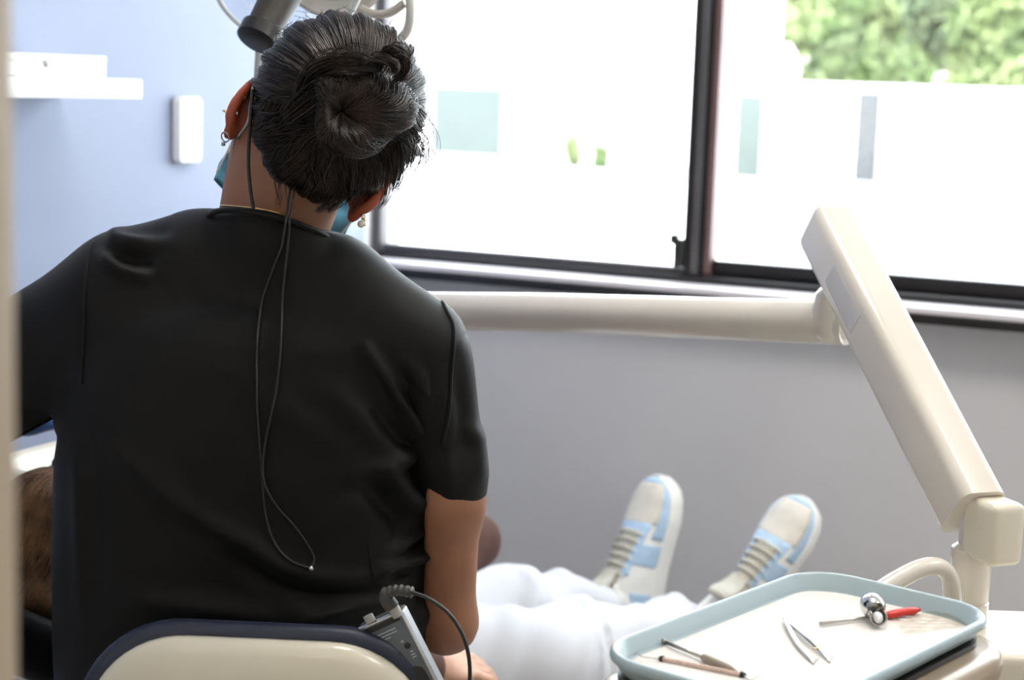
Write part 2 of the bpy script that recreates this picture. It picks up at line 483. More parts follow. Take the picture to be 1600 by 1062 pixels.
# window: two dark aluminium lights side by side
win = bpy.data.objects.new('window_1', None); link(win); struct(win)
def ws(px, py=300, t=0.05): return wall_hit(px, py, t=t)[0]
obj('frame', merge(wbox(WS0, WS0+0.022, 0.03, 0.07, WZ0, WZ1, 0.003)), M['frame2'], win, angle=30)
obj('frame', wbox(WS1-0.03, WS1, 0.01, 0.10, WZ0, WZ1, 0.003), M['bronze'], win, angle=30)
obj('frame', wbox(WS0+0.03, WS1-0.03, 0.01, 0.10, WZ1-0.03, WZ1, 0.003), M['bronze'], win, angle=30)
obj('frame', wbox(WS0+0.03, WS1-0.03, 0.01, 0.10, WZ0, WZ0+0.014, 0.002), M['bronze'], win, angle=30)
m0, m1 = ws(1079), ws(1117)
mw = m1-m0
obj('sash_rail', wbox(WS0+0.03, m0, 0.03, 0.055, WZ0+0.014, WZ0+0.028, 0.003), M['frame2'], win, angle=30)
obj('sash_rail', wbox(m1, WS1-0.03, 0.055, 0.085, WZ0+0.014, WZ0+0.045, 0.003), M['bronze'], win, angle=30)
obj('stile', wbox(m0, m0+mw*0.22, 0.022, 0.06, WZ0+0.014, WZ1-0.03, 0.002), M['bronze'], win, angle=30)
obj('stile', wbox(m0+mw*0.22, m0+mw*0.55, 0.028, 0.06, WZ0+0.014, WZ1-0.03, 0.003), M['frame2'], win, angle=30)
obj('stile', wbox(m0+mw*0.55, m0+mw*0.74, 0.034, 0.07, WZ0+0.014, WZ1-0.03, 0.002), M['bronze'], win, angle=30)
obj('stile', wbox(m0+mw*0.74, m1, 0.040, 0.085, WZ0+0.014, WZ1-0.03, 0.002), M['frame3'], win, angle=30)
obj('pane', wbox(WS0+0.03, m0+0.005, 0.040, 0.045, WZ0+0.026, WZ1-0.03), M['glass'], win, smooth=False)
obj('pane', wbox(m1-0.005, WS1-0.03, 0.068, 0.073, WZ0+0.04, WZ1-0.03), M['glass'], win, smooth=False)
lz = WZ0+0.02
obj('latch', merge(wbox(m0-0.016, m0+0.003, 0.005, 0.03, lz+0.01, lz+0.068, 0.004), wbox(m0-0.021, m0-0.008, -0.006, 0.02, lz+0.058, lz+0.078, 0.004)),
    M['darkplastic'], win, angle=40)
t1 = bpy.data.objects.new('trim_1', None); link(t1); struct(t1)
obj('sill_board', wbox(0.0, WS1+0.05, -0.075, 0.012, WZ0-0.012, WZ0+0.001, 0.003), M['sill'], t1, angle=30)
obj('sill_edge', wbox(0.0, WS1+0.05, -0.079, 0.0, WZ0-0.030, WZ0-0.0125, 0.002), M['bronze'], t1, angle=30)

# ceiling lights
for (s, t, g, lab) in ((1.1, -1.3, 'lightpanel', 'square lit ceiling panel over the dental chair, nearer the shelf wall'),
                       (2.4, -1.3, 'lightpanel', 'square lit ceiling panel over the delivery arm, away from the shelf wall'),
                       (1.9, -4.0, 'lightpanel2', 'warm lit ceiling panel in the hallway behind the doorway')):
    L = thing('ceiling_light', lab, 'ceiling light')
    obj('frame', merge(*[wbox(*q, RH-0.03, RH-0.001, 0.002) for q in ((s-.31, s+.31, t-.31, t-.28), (s-.31, s+.31, t+.28, t+.31),
                       (s-.31, s-.28, t-.28, t+.28), (s+.28, s+.31, t-.28, t+.28))]), M['white'], L, angle=30)
    obj('diffuser', wbox(s-.28, s+.28, t-.28, t+.28, RH-0.02, RH-0.001), M[g], L, smooth=False)

# ------------------------------------------------------------------ outside the window
GZ = 0.0
def gs(px, t): return wall_hit(px, 280, t=t)[0]
struct(obj('ground', wbox(-60, 60, 0.3, 90, GZ-0.3, GZ), M['concrete'], smooth=False))
tB = 22.0
def s_of(px, t): return gs(px, t)
# long white building on the left
b1 = thing('white_building', 'long white stuccoed building across the street, left of the trees', 'building')
sl, sr = s_of(250, tB), s_of(1208, tB+1.2)
obj('facade', merge(wbox(sl, sr, tB, tB+1.2, GZ, 5.2)), M['stucco'], b1, smooth=False)
obj('roof', wbox(sl-.2, sr+.2, tB-.2, tB+1.4, 5.2, 5.4), M['stucco'], b1, smooth=False)
def zpx(px, py, t): return wall_hit(px, py, t=t)[2]
for (x0, x1, y0, y1) in ((672, 790, 128, 262), (818, 838, 235, 262)):
    a, b_ = s_of(x0, tB), s_of(x1, tB); z1_, z0_ = zpx(x0, y0, tB), zpx(x0, y1, tB)
    wf = obj('window', merge(wbox(a, b_, tB-0.06, tB-0.001, z0_, z1_, 0.01)), M['stucco'], b1, angle=30)
    obj('pane', wbox(a+.06, b_-.06, tB-0.075, tB-0.06, z0_+.06, z1_-.06), M['greywin'], wf, smooth=False)
obj('plinth', wbox(sl, sr, tB-0.12, tB-0.001, GZ, 0.14), M['kerb'], b1, smooth=False)
# low white wall with gate openings on the right
w1 = thing('garden_wall', 'low white garden wall with grey gates below the green trees', 'wall')
a0, a1 = sr+.05, s_of(1900, tB); ztop = zpx(1400, 140, tB)
obj('wall_body', wbox(a0, a1, tB+0.3, tB+0.6, GZ, ztop, 0.02), M['stucco'], w1, angle=30)
obj('coping', wbox(a0, a1, tB+0.25, tB+0.65, ztop, ztop+.06, 0.02), M['stucco'], w1, angle=30)
for (x0, x1) in ((1326, 1364),):
    q0, q1 = s_of(x0, tB), s_of(x1, tB)
    gt = obj('gate', wbox(q0, q1, tB+0.22, tB+0.3, GZ+.05, ztop-.05, 0.01), M['greypanel'], w1, angle=30)
    obj('gate_post', wbox(q1, q1+.1, tB+0.18, tB+0.3, GZ, ztop, 0.01), M['kerb'], gt, angle=30)
dr = thing('side_door', 'pale grey door at the right end of the white building', 'door')
q0, q1 = s_of(1152, tB), s_of(1190, tB)
obj('door_leaf', wbox(q0, q1, tB-0.2, tB-0.125, GZ+.02, zpx(1180, 148, tB), 0.01), M['greywin'], dr, angle=30)
obj('door_frame', wbox(q0-.06, q0, tB-0.2, tB-0.125, GZ+.02, zpx(1180, 146, tB)), M['stucco'], dr, smooth=False)
struct(obj('kerb', wbox(-30, 40, tB-1.9, tB-1.4, GZ, 0.10, 0.02), M['kerb'], angle=30))
# rounded white street lantern by the building corner
ln = thing('wall_lantern', 'white rounded lantern on a grey post by the building corner', 'lantern')
lp = W(s_of(1218, tB-.6), tB-.6, 0)
obj('post', tube([lp, lp+zax*1.45], 0.05, 10), M['greypanel'], ln)
obj('globe', lathe([(0.001, 1.40), (.12, 1.42), (.20, 1.55), (.2, 1.7), (.13, 1.9), (.05, 2.0), (.001, 2.02)], 20, Matrix.Translation(Vector(lp))), M['white'], ln)

def leaves(center, rad, N, size, seed):
    r = np.random.default_rng(seed)
    V, Fc = [], []
    blobs = [(np.array(center)+np.array(rad)*r.uniform(-.5, .5, 3), np.array(rad)*r.uniform(.4, .5)) for _ in range(14)]
    for i in range(N):
        c, q = blobs[r.integers(len(blobs))]
        d = r.normal(size=3); d /= np.linalg.norm(d); p = c+q*d*r.uniform(.75, 1.0)
        a = r.normal(size=3); a /= np.linalg.norm(a); b = np.cross(a, d+0.3*r.normal(size=3)); b /= np.linalg.norm(b)+1e-9
        L = size*r.uniform(.6, 1.2); k = len(V)
        nn = np.cross(a, b)*L*.18
        V += [p-a*L, p+b*L*.45-nn, p+a*L, p-b*L*.45-nn, p]
        Fc += [(k, k+1, k+4), (k+1, k+2, k+4), (k+2, k+3, k+4), (k+3, k, k+4)]
    return V, Fc
trees = [(1290, 27.5, 2.4, 1.2, 'leaf', 'leafy green tree nearest the white building corner'),
         (1385, 30.8, 2.5, 1.25, 'leaf3', 'dark green tree second from the white building corner'),
         (1475, 34.2, 2.6, 1.3, 'leaf2', 'yellowish tree between the dark green tree and the pale green one'),
         (1565, 27.5, 2.4, 1.2, 'leaf', 'pale green tree above the garden wall, fourth from the building'),
         (1660, 30.8, 2.6, 1.3, 'leaf3', 'dark tree at the right edge of the window view'),
         (1275, 39, 4.0, 2.2, 'leaf2', 'tall pale yellow-green tree rising behind the nearer trees'),
         (1425, 45, 4.4, 2.6, 'leaf2', 'tall pale tree behind the dark green and yellowish trees'),
         (1575, 39, 4.2, 2.2, 'leaf2', 'tall hazy yellow tree far behind the garden wall')]
for i, (px, t, z, r, mm, lab) in enumerate(trees):
    T = thing('tree', lab, 'tree', group='trees across the street')
    c = W(s_of(px, t), t, z)
    obj('crown', leaves(c, (r, r, r*0.9), 3200, 0.19, 100+i), M[mm], T, smooth=False)
    obj('trunk', tube(spline([W(s_of(px, t), t, GZ), W(s_of(px, t)+.1, t, z*.5), c]), [.14, .06], 8), M['bark'], T)
hs0, hs1 = s_of(1225, 25.2), s_of(1760, 25.2)
Hg = thing('hedge', 'long leafy hedge growing just behind the white garden wall', 'hedge')
obj('foliage', merge(*[xf(leaves((hs0+.5+k*1.0, 25.2, 1.35), (.85, .7, 1.0), 700, 0.13, 160+k), WM) for k in range(int(hs1-hs0))]), M['leaf'], Hg, smooth=False)
for k in range(int((hs1-hs0)/2)): obj('stem', tube([W(hs0+1+k*2, 25.2, GZ), W(hs0+1+k*2, 25.2, 1.2)], .04, 6), M['bark'], Hg)
for i, (px, h, lab) in enumerate(((893, .62, 'taller green shrub at the foot of the white building'), (938, .45, 'shorter green shrub at the foot of the white building'))):
    T = thing('shrub', lab, 'shrub')
    c = W(s_of(px, tB-.7), tB-.7, h*.55)
    obj('foliage', leaves(c, (.15, .15, h*.5), 500, 0.07, 130+i), M['leaf'], T, smooth=False)
    obj('stem', tube([W(s_of(px, tB-.7), tB-.7, GZ), c], .02, 6), M['bark'], T)

# ------------------------------------------------------------------ left wall fittings
SH = 0.17
_, st1, sz0 = wall_hit(223, 155, s=SH); _, _, sz1 = wall_hit(223, 124, s=SH)
sh = thing('wall_shelf', 'white floating shelf on the blue wall beside the doorway', 'shelf')
obj('board', wbox(0.001, SH, st1-.85, st1, sz0, sz1, 0.003), M['white'], sh, angle=30)
obj('wall_bracket', wbox(0.0005, 0.03, st1-.6, st1-.2, sz0-.012, sz0-.0005, 0.002), M['white'], sh, angle=30)
_, bt1, bz1 = wall_hit(166, 88, s=SH-.02)
bx_ = thing('storage_box', 'plain white low box standing on the wall shelf', 'box')
obj('carton', wbox(0.02, SH-.02, bt1-.48, bt1, sz1+.0005, bz1-.012, 0.002), M['shelfbox'], bx_, angle=30)
obj('lid', wbox(0.0195, SH-.0195, bt1-.4805, bt1+.0005, bz1-.012, bz1, 0.002), M['shelfbox'], bx_, angle=30)
_, kt, kz = wall_hit(72, 99, s=SH-.02)
obj('label_dot', lathe([(0.0001, .0005), (.006, .0005), (.006, 0)], 12, frame(W(SH-.0195, kt, kz), n, zax, u)), M['greyplastic'], bx_)
_, pt0, pz0 = wall_hit(281, 257, s=0.02); _, pt1, pz1 = wall_hit(318, 151, s=0.02)
dp = thing('wall_dispenser', 'tall plain white dispenser mounted on the blue wall', 'dispenser')
hM = frame(W(0, (pt0+pt1)/2, (pz0+pz1)/2), n, zax, u)
obj('cover', rrloft(pt1-pt0, pz1-pz0, .012, [(0, .004), (0, .015), (.003, .019), (.009, .02)], Mx=hM), M['white'], dp, angle=40)
obj('back_plate', rrloft(pt1-pt0-.006, pz1-pz0-.006, .01, [(0, .0005), (0, .004)], Mx=hM), M['greyplastic'], dp, angle=40)

# ================================================================== THE SEATED CLINICIAN
def P2(*a): return np.array(a, float)
# head frame: tilted to her right and bowed
er = unit([0.85, -0.02, -0.53]); up0 = unit([0.53, 0, 0.85]); f0 = np.cross(up0, er)*1.0
f0 = unit(np.cross(zax, er)); f0 = f0 if f0[1] > 0 else -f0
up0 = unit(np.cross(er, f0)); up0 = up0 if up0[2] > 0 else -up0
BOW = RAD(30)
ef = unit(math.cos(BOW)*f0-math.sin(BOW)*up0); eu = unit(math.cos(BOW)*up0+math.sin(BOW)*f0)
EM = at(482, 238, 1.965)                # midway between the ears
HC = at(528, 163, 1.945)                # middle of the skull
def hp(r, f, z): return EM+er*r+ef*f+eu*z
HAX = (er, ef, eu)

sh_l, sh_r = at(168, 488, 1.96), at(664, 556, 1.91)
el_l, el_r = at(-75, 640, 2.00), at(697, 972, 1.93)
wr_l, wr_r = at(18, 648, 2.22), at(520, 930, 2.15)
neck0 = at(428, 400, 1.945)
pel = at(375, 1150, 1.96); ch = at(400, 560, 1.955)
kn_l, kn_r = P2(-0.45, 2.30, 0.49), P2(-0.21, 2.30, 0.49)
an_l, an_r = P2(-0.46, 2.26, 0.10), P2(-0.20, 2.26, 0.10)

COLL, COLM, COLRt = at(318, 334, 1.925), at(425, 334, 1.872), at(548, 382, 1.925)   # neckline: left, back, right
COLN = unit(np.cross(COLRt-COLL, COLM-COLL)); COLN = COLN if COLN[2] > 0 else -COLN
COLC = (COLL+COLRt)/2+P2(0, .018, 0); COLC = COLC-COLN*float((COLC-COLM)@COLN); COLR = .0745
def sleeve_sdf(G):
    return smin(rcone(G, at(660, 552, 1.905), at(703, 740, 1.915), .0515, .0395), rcone(G, at(703, 740, 1.915), at(709, 860, 1.915), .0395, .0385), .02)
def shirt_sdf(G):
    rows = [  # left px, right px, py, Yc, half depth
        (150, 660, 420, 1.950, .085), (130, 690, 520, 1.950, .115), (105, 690, 620, 1.950, .125), (88, 676, 720, 1.950, .128),
        (86, 664, 800, 1.950, .128), (86, 668, 880, 1.950, .128), (90, 680, 945, 1.950, .132), (90, 672, 990, 1.950, .134), (92, 668, 1060, 1.950, .138), (92, 668, 1200, 1.955, .14)]
    zz, cx, aw, bd, yc = [], [], [], [], []
    for l, r, y, Yc, hd_ in rows:
        a, b = at(l, y, Yc), at(r, y, Yc)
        zz.append((a[2]+b[2])/2); cx.append((a[0]+b[0])/2); aw.append((b[0]-a[0])/2); bd.append(hd_); yc.append(Yc)
    o_ = np.argsort(zz)
    def ip(v): return np.interp(G.ax[2], np.array(zz)[o_], np.array(v)[o_])[None, None, :].astype(np.float32)
    A_, D_ = ip(aw), ip(bd)
    qx, qy = np.abs(G.X-ip(cx))/A_, np.abs(G.Y-ip(yc))/D_
    k0 = (qx**2.5+qy**2.5)**(1/2.5)
    T = (k0-1)*np.minimum(A_, D_)
    T = smax(T, G.Z-float(at(400, 452, 1.95)[2]), .05)
    T = smin(T, rcone(G, at(405, 415, 1.945), at(310, 428, 1.95), .058, .066), .03)
    T = smin(T, rcone(G, at(310, 428, 1.95), at(205, 468, 1.955), .066, .072), .03)
    T = smin(T, rcone(G, at(205, 468, 1.955), at(-110, 664, 2.03), .073, .083), .035)
    T = smin(T, rcone(G, at(405, 420, 1.945), at(520, 457, 1.93), .058, .058), .03)
    T = smin(T, rcone(G, at(520, 457, 1.93), at(656, 540, 1.905), .060, .054), .03)
    cone = rcone(G, at(440, 430, 1.945), COLC, .070, COLR)
    T = smin(T, np.maximum(cone, (G.X-COLC[0])*COLN[0]+(G.Y-COLC[1])*COLN[1]+(G.Z-COLC[2])*COLN[2]), .018)
    T = T+0*G.X
    return T
zs = np.concatenate([np.arange(0.0, 0.66, 0.013), np.arange(0.66, 1.48, 0.0055)])
G = Grid(np.arange(-0.74, 0.03, 0.0062), np.arange(1.74, 2.50, 0.0062), zs)
B = smin(rcone(G, pel, ch, .125, .115), rcone(G, ch, neck0, .095, .042), .06)
B = smin(B, rcone(G, at(330, 450, 1.96), sh_l, .042, .04), .04)
B = smin(B, rcone(G, at(520, 475, 1.95), sh_r, .042, .036), .04)
B = smin(B, rcone(G, sh_l, el_l, .044, .036), .03)
B = smin(B, rcone(G, sh_r, at(700, 780, 1.915), .038, .037), .03)
B = smin(B, rcone(G, at(700, 780, 1.915), el_r, .0375, .033), .03)
B = smin(B, rcone(G, el_l, wr_l, .036, .024), .02)
B = smin(B, rcone(G, el_r, wr_r, .034, .024), .02)
for a, b in ((pel, kn_l), (pel, kn_r)): B = smin(B, rcone(G, a+P2(0.09*(1 if b is kn_r else -1), .03, -.03), b, .085, .058), .04)
for a, b in ((kn_l, an_l), (kn_r, an_r)):
    B = smin(B, rcone(G, a, b, .056, .036), .03)
    B = smin(B, rcone(G, b+P2(0, 0, -.05), b+P2(0, .17, -.06), .035, .03), .03)
# the clothed trunk stays inside the scrub top
zi = np.nonzero((zs < float(at(430, 402, 1.9)[2])) & (zs > .70))[0]; xi = np.nonzero((G.ax[0] > float(at(120, 500, 1.95)[0])) & (G.ax[0] < float(at(668, 560, 1.91)[0])))[0]
sb = (slice(xi[0], xi[-1]+1), slice(0, int(.40/.0062)), slice(zi[0], zi[-1]+1)); GS = Grid(*[G.ax[i][sb[i]] for i in range(3)])
# neck and head
B = smin(B, rcone(G, at(432, 365, 1.962), EM-eu*.012-ef*.012, .056, .054), .02)
B = smin(B, rcone(G, at(408, 372, 1.965), at(424, 240, 1.975), .050, .047), .02)
B = np.array(B); B[sb] = np.maximum(B[sb], shirt_sdf(GS)+.011)
hd = ell(G, HC-ef*.004, (.078, .094, .088), HAX)
hd = smin(hd, ell(G, hp(0, .045, -.035), (.058, .060, .075), HAX), .03)
hd = smin(hd, ell(G, hp(0, .075, -.085), (.026, .022, .022), HAX), .03)      # chin
hd = smin(hd, rcone(G, hp(0, .100, .012), hp(0, .125, -.028), .008, .013), .012)  # nose
for s_ in (-1, 1): hd = smax(hd, -ell(G, hp(.032*s_, .108, .014), (.018, .014, .012), HAX), .012)
hd = smin(hd, ell(G, hp(0, .100, -.056), (.022, .009, .008), HAX), .008)
B = smin(B, hd, .02)
bodyV, bodyQ = nets(G, B, 2)

def ear(side):
    """outer ear: rim, bowl and lobe"""
    c = hp(.084*side, -.012, -.004)
    ex, ey = unit(ef*-.85+er*side*.55), unit(eu*.97-ef*.22)      # ex = backwards/outwards, ey = up
    ez = unit(np.cross(ex, ey))
    g = ugrid(c-.055, c+.055, .0028)
    ax = (ex, ey, ez)
    e = ell(g, c+ex*.004+ey*.004, (.021, .032, .006), ax)
    e = smin(e, ell(g, c-ey*.027-ex*.004, (.011, .013, .006), ax), .008)
    rim = None
    for k in range(12):
        a0, a1 = RAD(-70+k*24), RAD(-70+(k+1)*24)
        f = lambda a: c+ex*(.004+.020*math.cos(a))+ey*(.004+.031*math.sin(a))+ez*.004*side
        q = rcone(g, f(a0), f(a1), .0048, .0048); rim = q if rim is None else np.minimum(rim, q)
    e = smin(e, rim, .005)
    e = smin(e, rcone(g, c-ex*.015, c-er*side*.02-ex*.012, .018, .016), .01)
    return nets(g, e, 1)
earL, earR = ear(-1), ear(1)

person = tag(obj('person', (bodyV, bodyQ), M['skin'], None),
             'clinician in a black scrub top seated with back turned, dark hair in a bun', 'person')
obj('ear', earL, M['ear'], person); obj('ear', earR, M['ear'], person)
for s_ in (-1, 1):
    eb = obj('eye', lathe([(.0001, -.011), (.008, -.008), (.011, 0), (.008, .008), (.0001, .011)], 14, frame(hp(.032*s_, .096, .014), er, eu, ef)), M['eye'], person)
    obj('iris', lathe([(.0001, .0125), (.005, .0105), (.005, .008)], 14, frame(hp(.032*s_, .096, .014), er, eu, ef)), M['brownplastic'], eb)

# --- scrub top
G = Grid(np.arange(-0.72, 0.03, 0.0045), np.arange(1.74, 2.16, 0.0050), np.arange(0.60, 1.24, 0.0045))
T = shirt_sdf(G)
shV, shQ = nets(G, T, 3)
# folds, as ridges (+) and valleys (-) on the back
Yref = 1.84
def pl(pts): return [at(x, y, Yref)[[0, 2]] for x, y in pts]
folds = [
    ([(570, 545), (610, 605), (633, 655), (652, 690), (668, 706), (684, 713)], .010, .0075), ([(585, 640), (615, 685), (645, 712), (670, 722)], -.009, .009),
    ([(640, 570), (661, 609), (681, 665), (690, 690)], .007, .008), ([(630, 600), (655, 650), (675, 690)], -.004, .006),
    ([(500, 600), (560, 650), (600, 690), (640, 705)], .004, .014),
    ([(684, 713), (650, 720), (610, 730), (560, 742)], .007, .009), ([(590, 745), (560, 765), (530, 770)], -.004, .012),
    ([(600, 738), (608, 752), (618, 769), (639, 795), (653, 821), (648, 850), (611, 876)], .013, .0080), ([(575, 765), (598, 795), (620, 825), (618, 850)], -.009, .010),
    ([(640, 740), (650, 760), (645, 775)], -.006, .008), ([(645, 865), (625, 880), (600, 885)], -.008, .006),
    ([(170, 690), (240, 745), (300, 790), (396, 846), (441, 880), (498, 899), (585, 917)], .007, .013), ([(380, 870), (450, 912), (520, 928), (590, 935)], -.006, .013),
    ([(590, 905), (598, 893), (620, 890), (648, 893), (662, 915), (667, 950), (662, 990)], .012, .0080), ([(610, 908), (640, 908)], -.007, .006),
    ([(600, 935), (640, 940), (655, 970)], -.005, .006), ([(480, 965), (560, 945), (630, 950)], .006, .010), ([(610, 965), (630, 990), (640, 1030)], .007, .007),
    ([(142, 375), (160, 388), (200, 392), (240, 384)], .008, .0075), ([(140, 408), (170, 428), (215, 440)], .008, .0075), ([(150, 395), (185, 410), (225, 412)], -.006, .008),
    ([(250, 352), (235, 372), (225, 395)], -.003, .012), ([(310, 470), (330, 620), (345, 760)], .0025, .03),
    ([(220, 930), (330, 945), (430, 960)], .006, .014), ([(110, 700), (120, 820), (125, 960)], .003, .012), ([(140, 690), (150, 820), (155, 960)], -.003, .014),
    ([(320, 560), (420, 620), (520, 690)], .003, .016),
]
sleeve_folds = [([(715, 520), (735, 600), (742, 700)], .003, .010), ([(712, 600), (722, 660), (716, 720)], -.004, .009), ([(730, 680), (745, 710), (750, 760)], .004, .007),
                ([(690, 720), (700, 750), (700, 785)], .002, .008)]
def crease(V, Q, folds=folds, k=1.55):
    N_ = normals(V, Q); back = np.clip((1.98-V[:, 1])/.05, 0, 1)
    disp = np.zeros(len(V)); XZ = V[:, [0, 2]]
    for pts, amp, wd in folds:
        d, t = polydist(XZ, spline(pl(pts), 6)); disp += k*amp*np.exp(-(d/wd)**2)*np.sin(np.clip(t*.92+.04, 0, 1)*math.pi)**.5
    disp *= back
    disp += 0.0020*vnoise(V*14, 3, 3)+0.0022*vnoise(V*np.array([40, 20, 12.]), 5, 2)*np.clip((1.02-V[:, 2])/.2, 0, 1)
    return lap(V+N_*disp[:, None], Q, .15)
def to_bm(V, Q):
    bm = bmesh.new(); bv = [bm.verts.new(p) for p in V]
    for q in Q:
        try: bm.faces.new([bv[i] for i in q])
        except ValueError: pass
    return bm
shV = crease(shV, shQ)
bm = to_bm(shV, shQ)
G = ugrid(at(600, 450, 1.905)-P2(0, .09, .32), at(790, 450, 1.905)+P2(0, .09, .03), .004)
slV, slQ = nets(G, sleeve_sdf(G), 2)
slV = crease(slV, slQ, sleeve_folds)
bs = to_bm(slV, slQ)
def cut(bm, p, nn, near, rad, xmax=9):
    near = Vector(near)
    fs = [f for f in bm.faces if (f.calc_center_median()-near).length < rad and f.calc_center_median().x < xmax]
    g = set(fs); [g.update(f.edges) or g.update(f.verts) for f in fs]
    bmesh.ops.bisect_plane(bm, geom=list(g), plane_co=Vector(p), plane_no=Vector(nn), clear_outer=True, dist=1e-5)
ax_r = unit(at(707, 860, 1.915)-at(700, 740, 1.915)+P2(.012, 0, 0))
cut(bs, at(703, 781, 1.915), ax_r, at(705, 815, 1.915), .5)
hq0, hq1 = at(30, 680, 1.99), at(86, 651, 1.99)
hn_ = unit(np.cross(hq1-hq0, P2(0, 1, -.1))); hn_ = hn_ if hn_[2] < 0 else -hn_
cut(bm, hq1, hn_, at(-30, 720, 2.02), .19, float(at(84, 650, 1.95)[0]))
cut(bm, P2(0, 0, .625), (0, 0, -1), P2(-.3, 1.95, .60), .5)
me_t = (np.array([v.co for v in bm.verts]), None)
both = bm.copy()
mt_ = bpy.data.meshes.new('tmp'); bs.to_mesh(mt_); both.from_mesh(mt_); bpy.data.meshes.remove(mt_)
tree_sh = BVHTree.FromBMesh(both); both.free()
top = obj('scrub_top', bm, M['scrub'], person)
slv = obj('sleeve', bs, M['scrub'], top)
for o in (top, slv):
    sol = o.modifiers.new('thick', 'SOLIDIFY'); sol.thickness = 0.0018; sol.offset = -1
# seams, collar band and hem stitching
def on_poly(tree, pts, off, k=6):
    out = [onto(tree, x, y, off) for x, y in spline([(x, y) for x, y in pts], k)]
    return np.array([p for p in out if p is not None])
obj('shoulder_seam', tube(on_poly(tree_sh, [(690, 469), (698, 487), (708, 509), (708, 540), (704, 590), (701, 643), (691, 696)], .0004), .0024, 8), M['scrub'], top)
obj('shoulder_seam', tube(on_poly(tree_sh, [(146, 376), (138, 400), (134, 440), (132, 520), (128, 600)], .0003), .0016, 8), M['scrub'], top)
obj('dart_seam', tube(on_poly(tree_sh, [(575, 850), (578, 870), (585, 908)], .0002), .0010, 6), M['scrub'], top)
cax = unit(COLC-at(440, 430, 1.945)); ce1 = unit(np.cross(cax, P2(0, 1, 0))); ce2 = np.cross(cax, ce1); cp = []
for q in np.linspace(0, 2*math.pi, 60, endpoint=False):
    p = COLC+(COLR-.0008)*(math.cos(q)*ce1+math.sin(q)*ce2)
    cp.append(p-cax*float((p-COLC)@COLN)/float(cax@COLN)-COLN*.0045)
obj('collar_band', tube(cp, .0034, 8, closed=True), M['scrub'], top)

# scrub trousers and shoes
G = Grid(np.arange(-0.62, 0.02, 0.008), np.arange(1.78, 2.56, 0.008), np.arange(0.05, 0.80, 0.008))
Q = ell(G, pel+P2(0, 0, .02), (.205, .150, .115))
for a, b, s_ in ((kn_l, an_l, -1), (kn_r, an_r, 1)):
    Q = smin(Q, rcone(G, pel+P2(.09*s_, .03, -.03), a, .098, .074), .05)
    Q = smin(Q, rcone(G, a, b, .074, .062), .03)
tv, tq = nets(G, Q, 2)
tv = tv+normals(tv, tq)*(0.004*vnoise(tv*22, 9, 2))[:, None]
obj('scrub_trousers', (tv, tq), M['scrub'], person)
for b in (an_l, an_r):
    g = ugrid(b-P2(.07, .09, .11), b+P2(.07, .24, .03), .006)
    e = smin(rcone(g, b+P2(0, -.02, -.055), b+P2(0, .16, -.065), .042, .036), rcone(g, b+P2(0, -.01, 0), b+P2(0, 0, -.05), .046, .044), .03)
    e = smax(e, (.012-g.Z)+0*g.X+0*g.Y, .01)
    sh_ = obj('shoe', nets(g, e, 2), M['darkplastic'], person)
    obj('sole', rrloft(.088, .26, .043, [(0, 0), (0, .013)], Mx=Matrix.Translation(Vector((b[0], b[1]+.07, .0005)))), M['shoewhite'], sh_, angle=40)

# gloved hands
def hand_sdf(g, wr, d, nrm, curl, side, scale=1.0):
    """palm with four fingers and a thumb; d = direction of the fingers, nrm = back of the hand"""
    d = unit(d); nrm = unit(nrm-d*np.dot(nrm, d)); sd_ = np.cross(d, nrm)*side
    pc = wr+d*.045*scale
    e = ell(g, pc, (.045*scale, .040*scale, .016*scale), (d, sd_, nrm))
    e = smin(e, rcone(g, wr-d*.02, wr+d*.02, .025*scale, .026*scale), .02)
    for i, L in enumerate((.068, .078, .073, .056)):
        o = wr+d*.080*scale+sd_*(.030-.020*i)*scale
        q = [o]; dd = d.copy(); a = curl*(.75+.12*i)
        for k, f in enumerate((.45, .32, .23)):
            ca, sa = math.cos(a*(k+1)*.5), math.sin(a*(k+1)*.5)
            q.append(q[-1]+(d*ca-nrm*sa)*L*f*scale)
        rr = [.0092, .0085, .0078, .0068]
        for k in range(3): e = smin(e, rcone(g, q[k], q[k+1], rr[k]*scale, rr[k+1]*scale), .004)
    o = wr+d*.022*scale+sd_*.026*scale
    t1 = o+(d*.55+sd_*.8-nrm*.2)*.04*scale; t2 = t1+(d*.85+sd_*.25-nrm*.35)*.028*scale; t3 = t2+(d*.9-nrm*.35)*.022*scale
    for a, b, ra, rb in ((o, t1, .014, .0105), (t1, t2, .0105, .009), (t2, t3, .009, .0075)): e = smin(e, rcone(g, a, b, ra*scale, rb*scale), .007)
    return e
for wr, d, nn, s_ in ((wr_l, at(110, 650, 2.30)-wr_l, P2(-.1, -.3, .9), -1), (wr_r, at(340, 880, 2.20)-wr_r, P2(.1, -.2, .9), 1)):
    c = wr+unit(d)*.07
    g = ugrid(c-.13, c+.13, .0036)
    obj('glove', nets(g, hand_sdf(g, wr, d, nn, .8, s_)-.0012, 1), M['glove'], person)

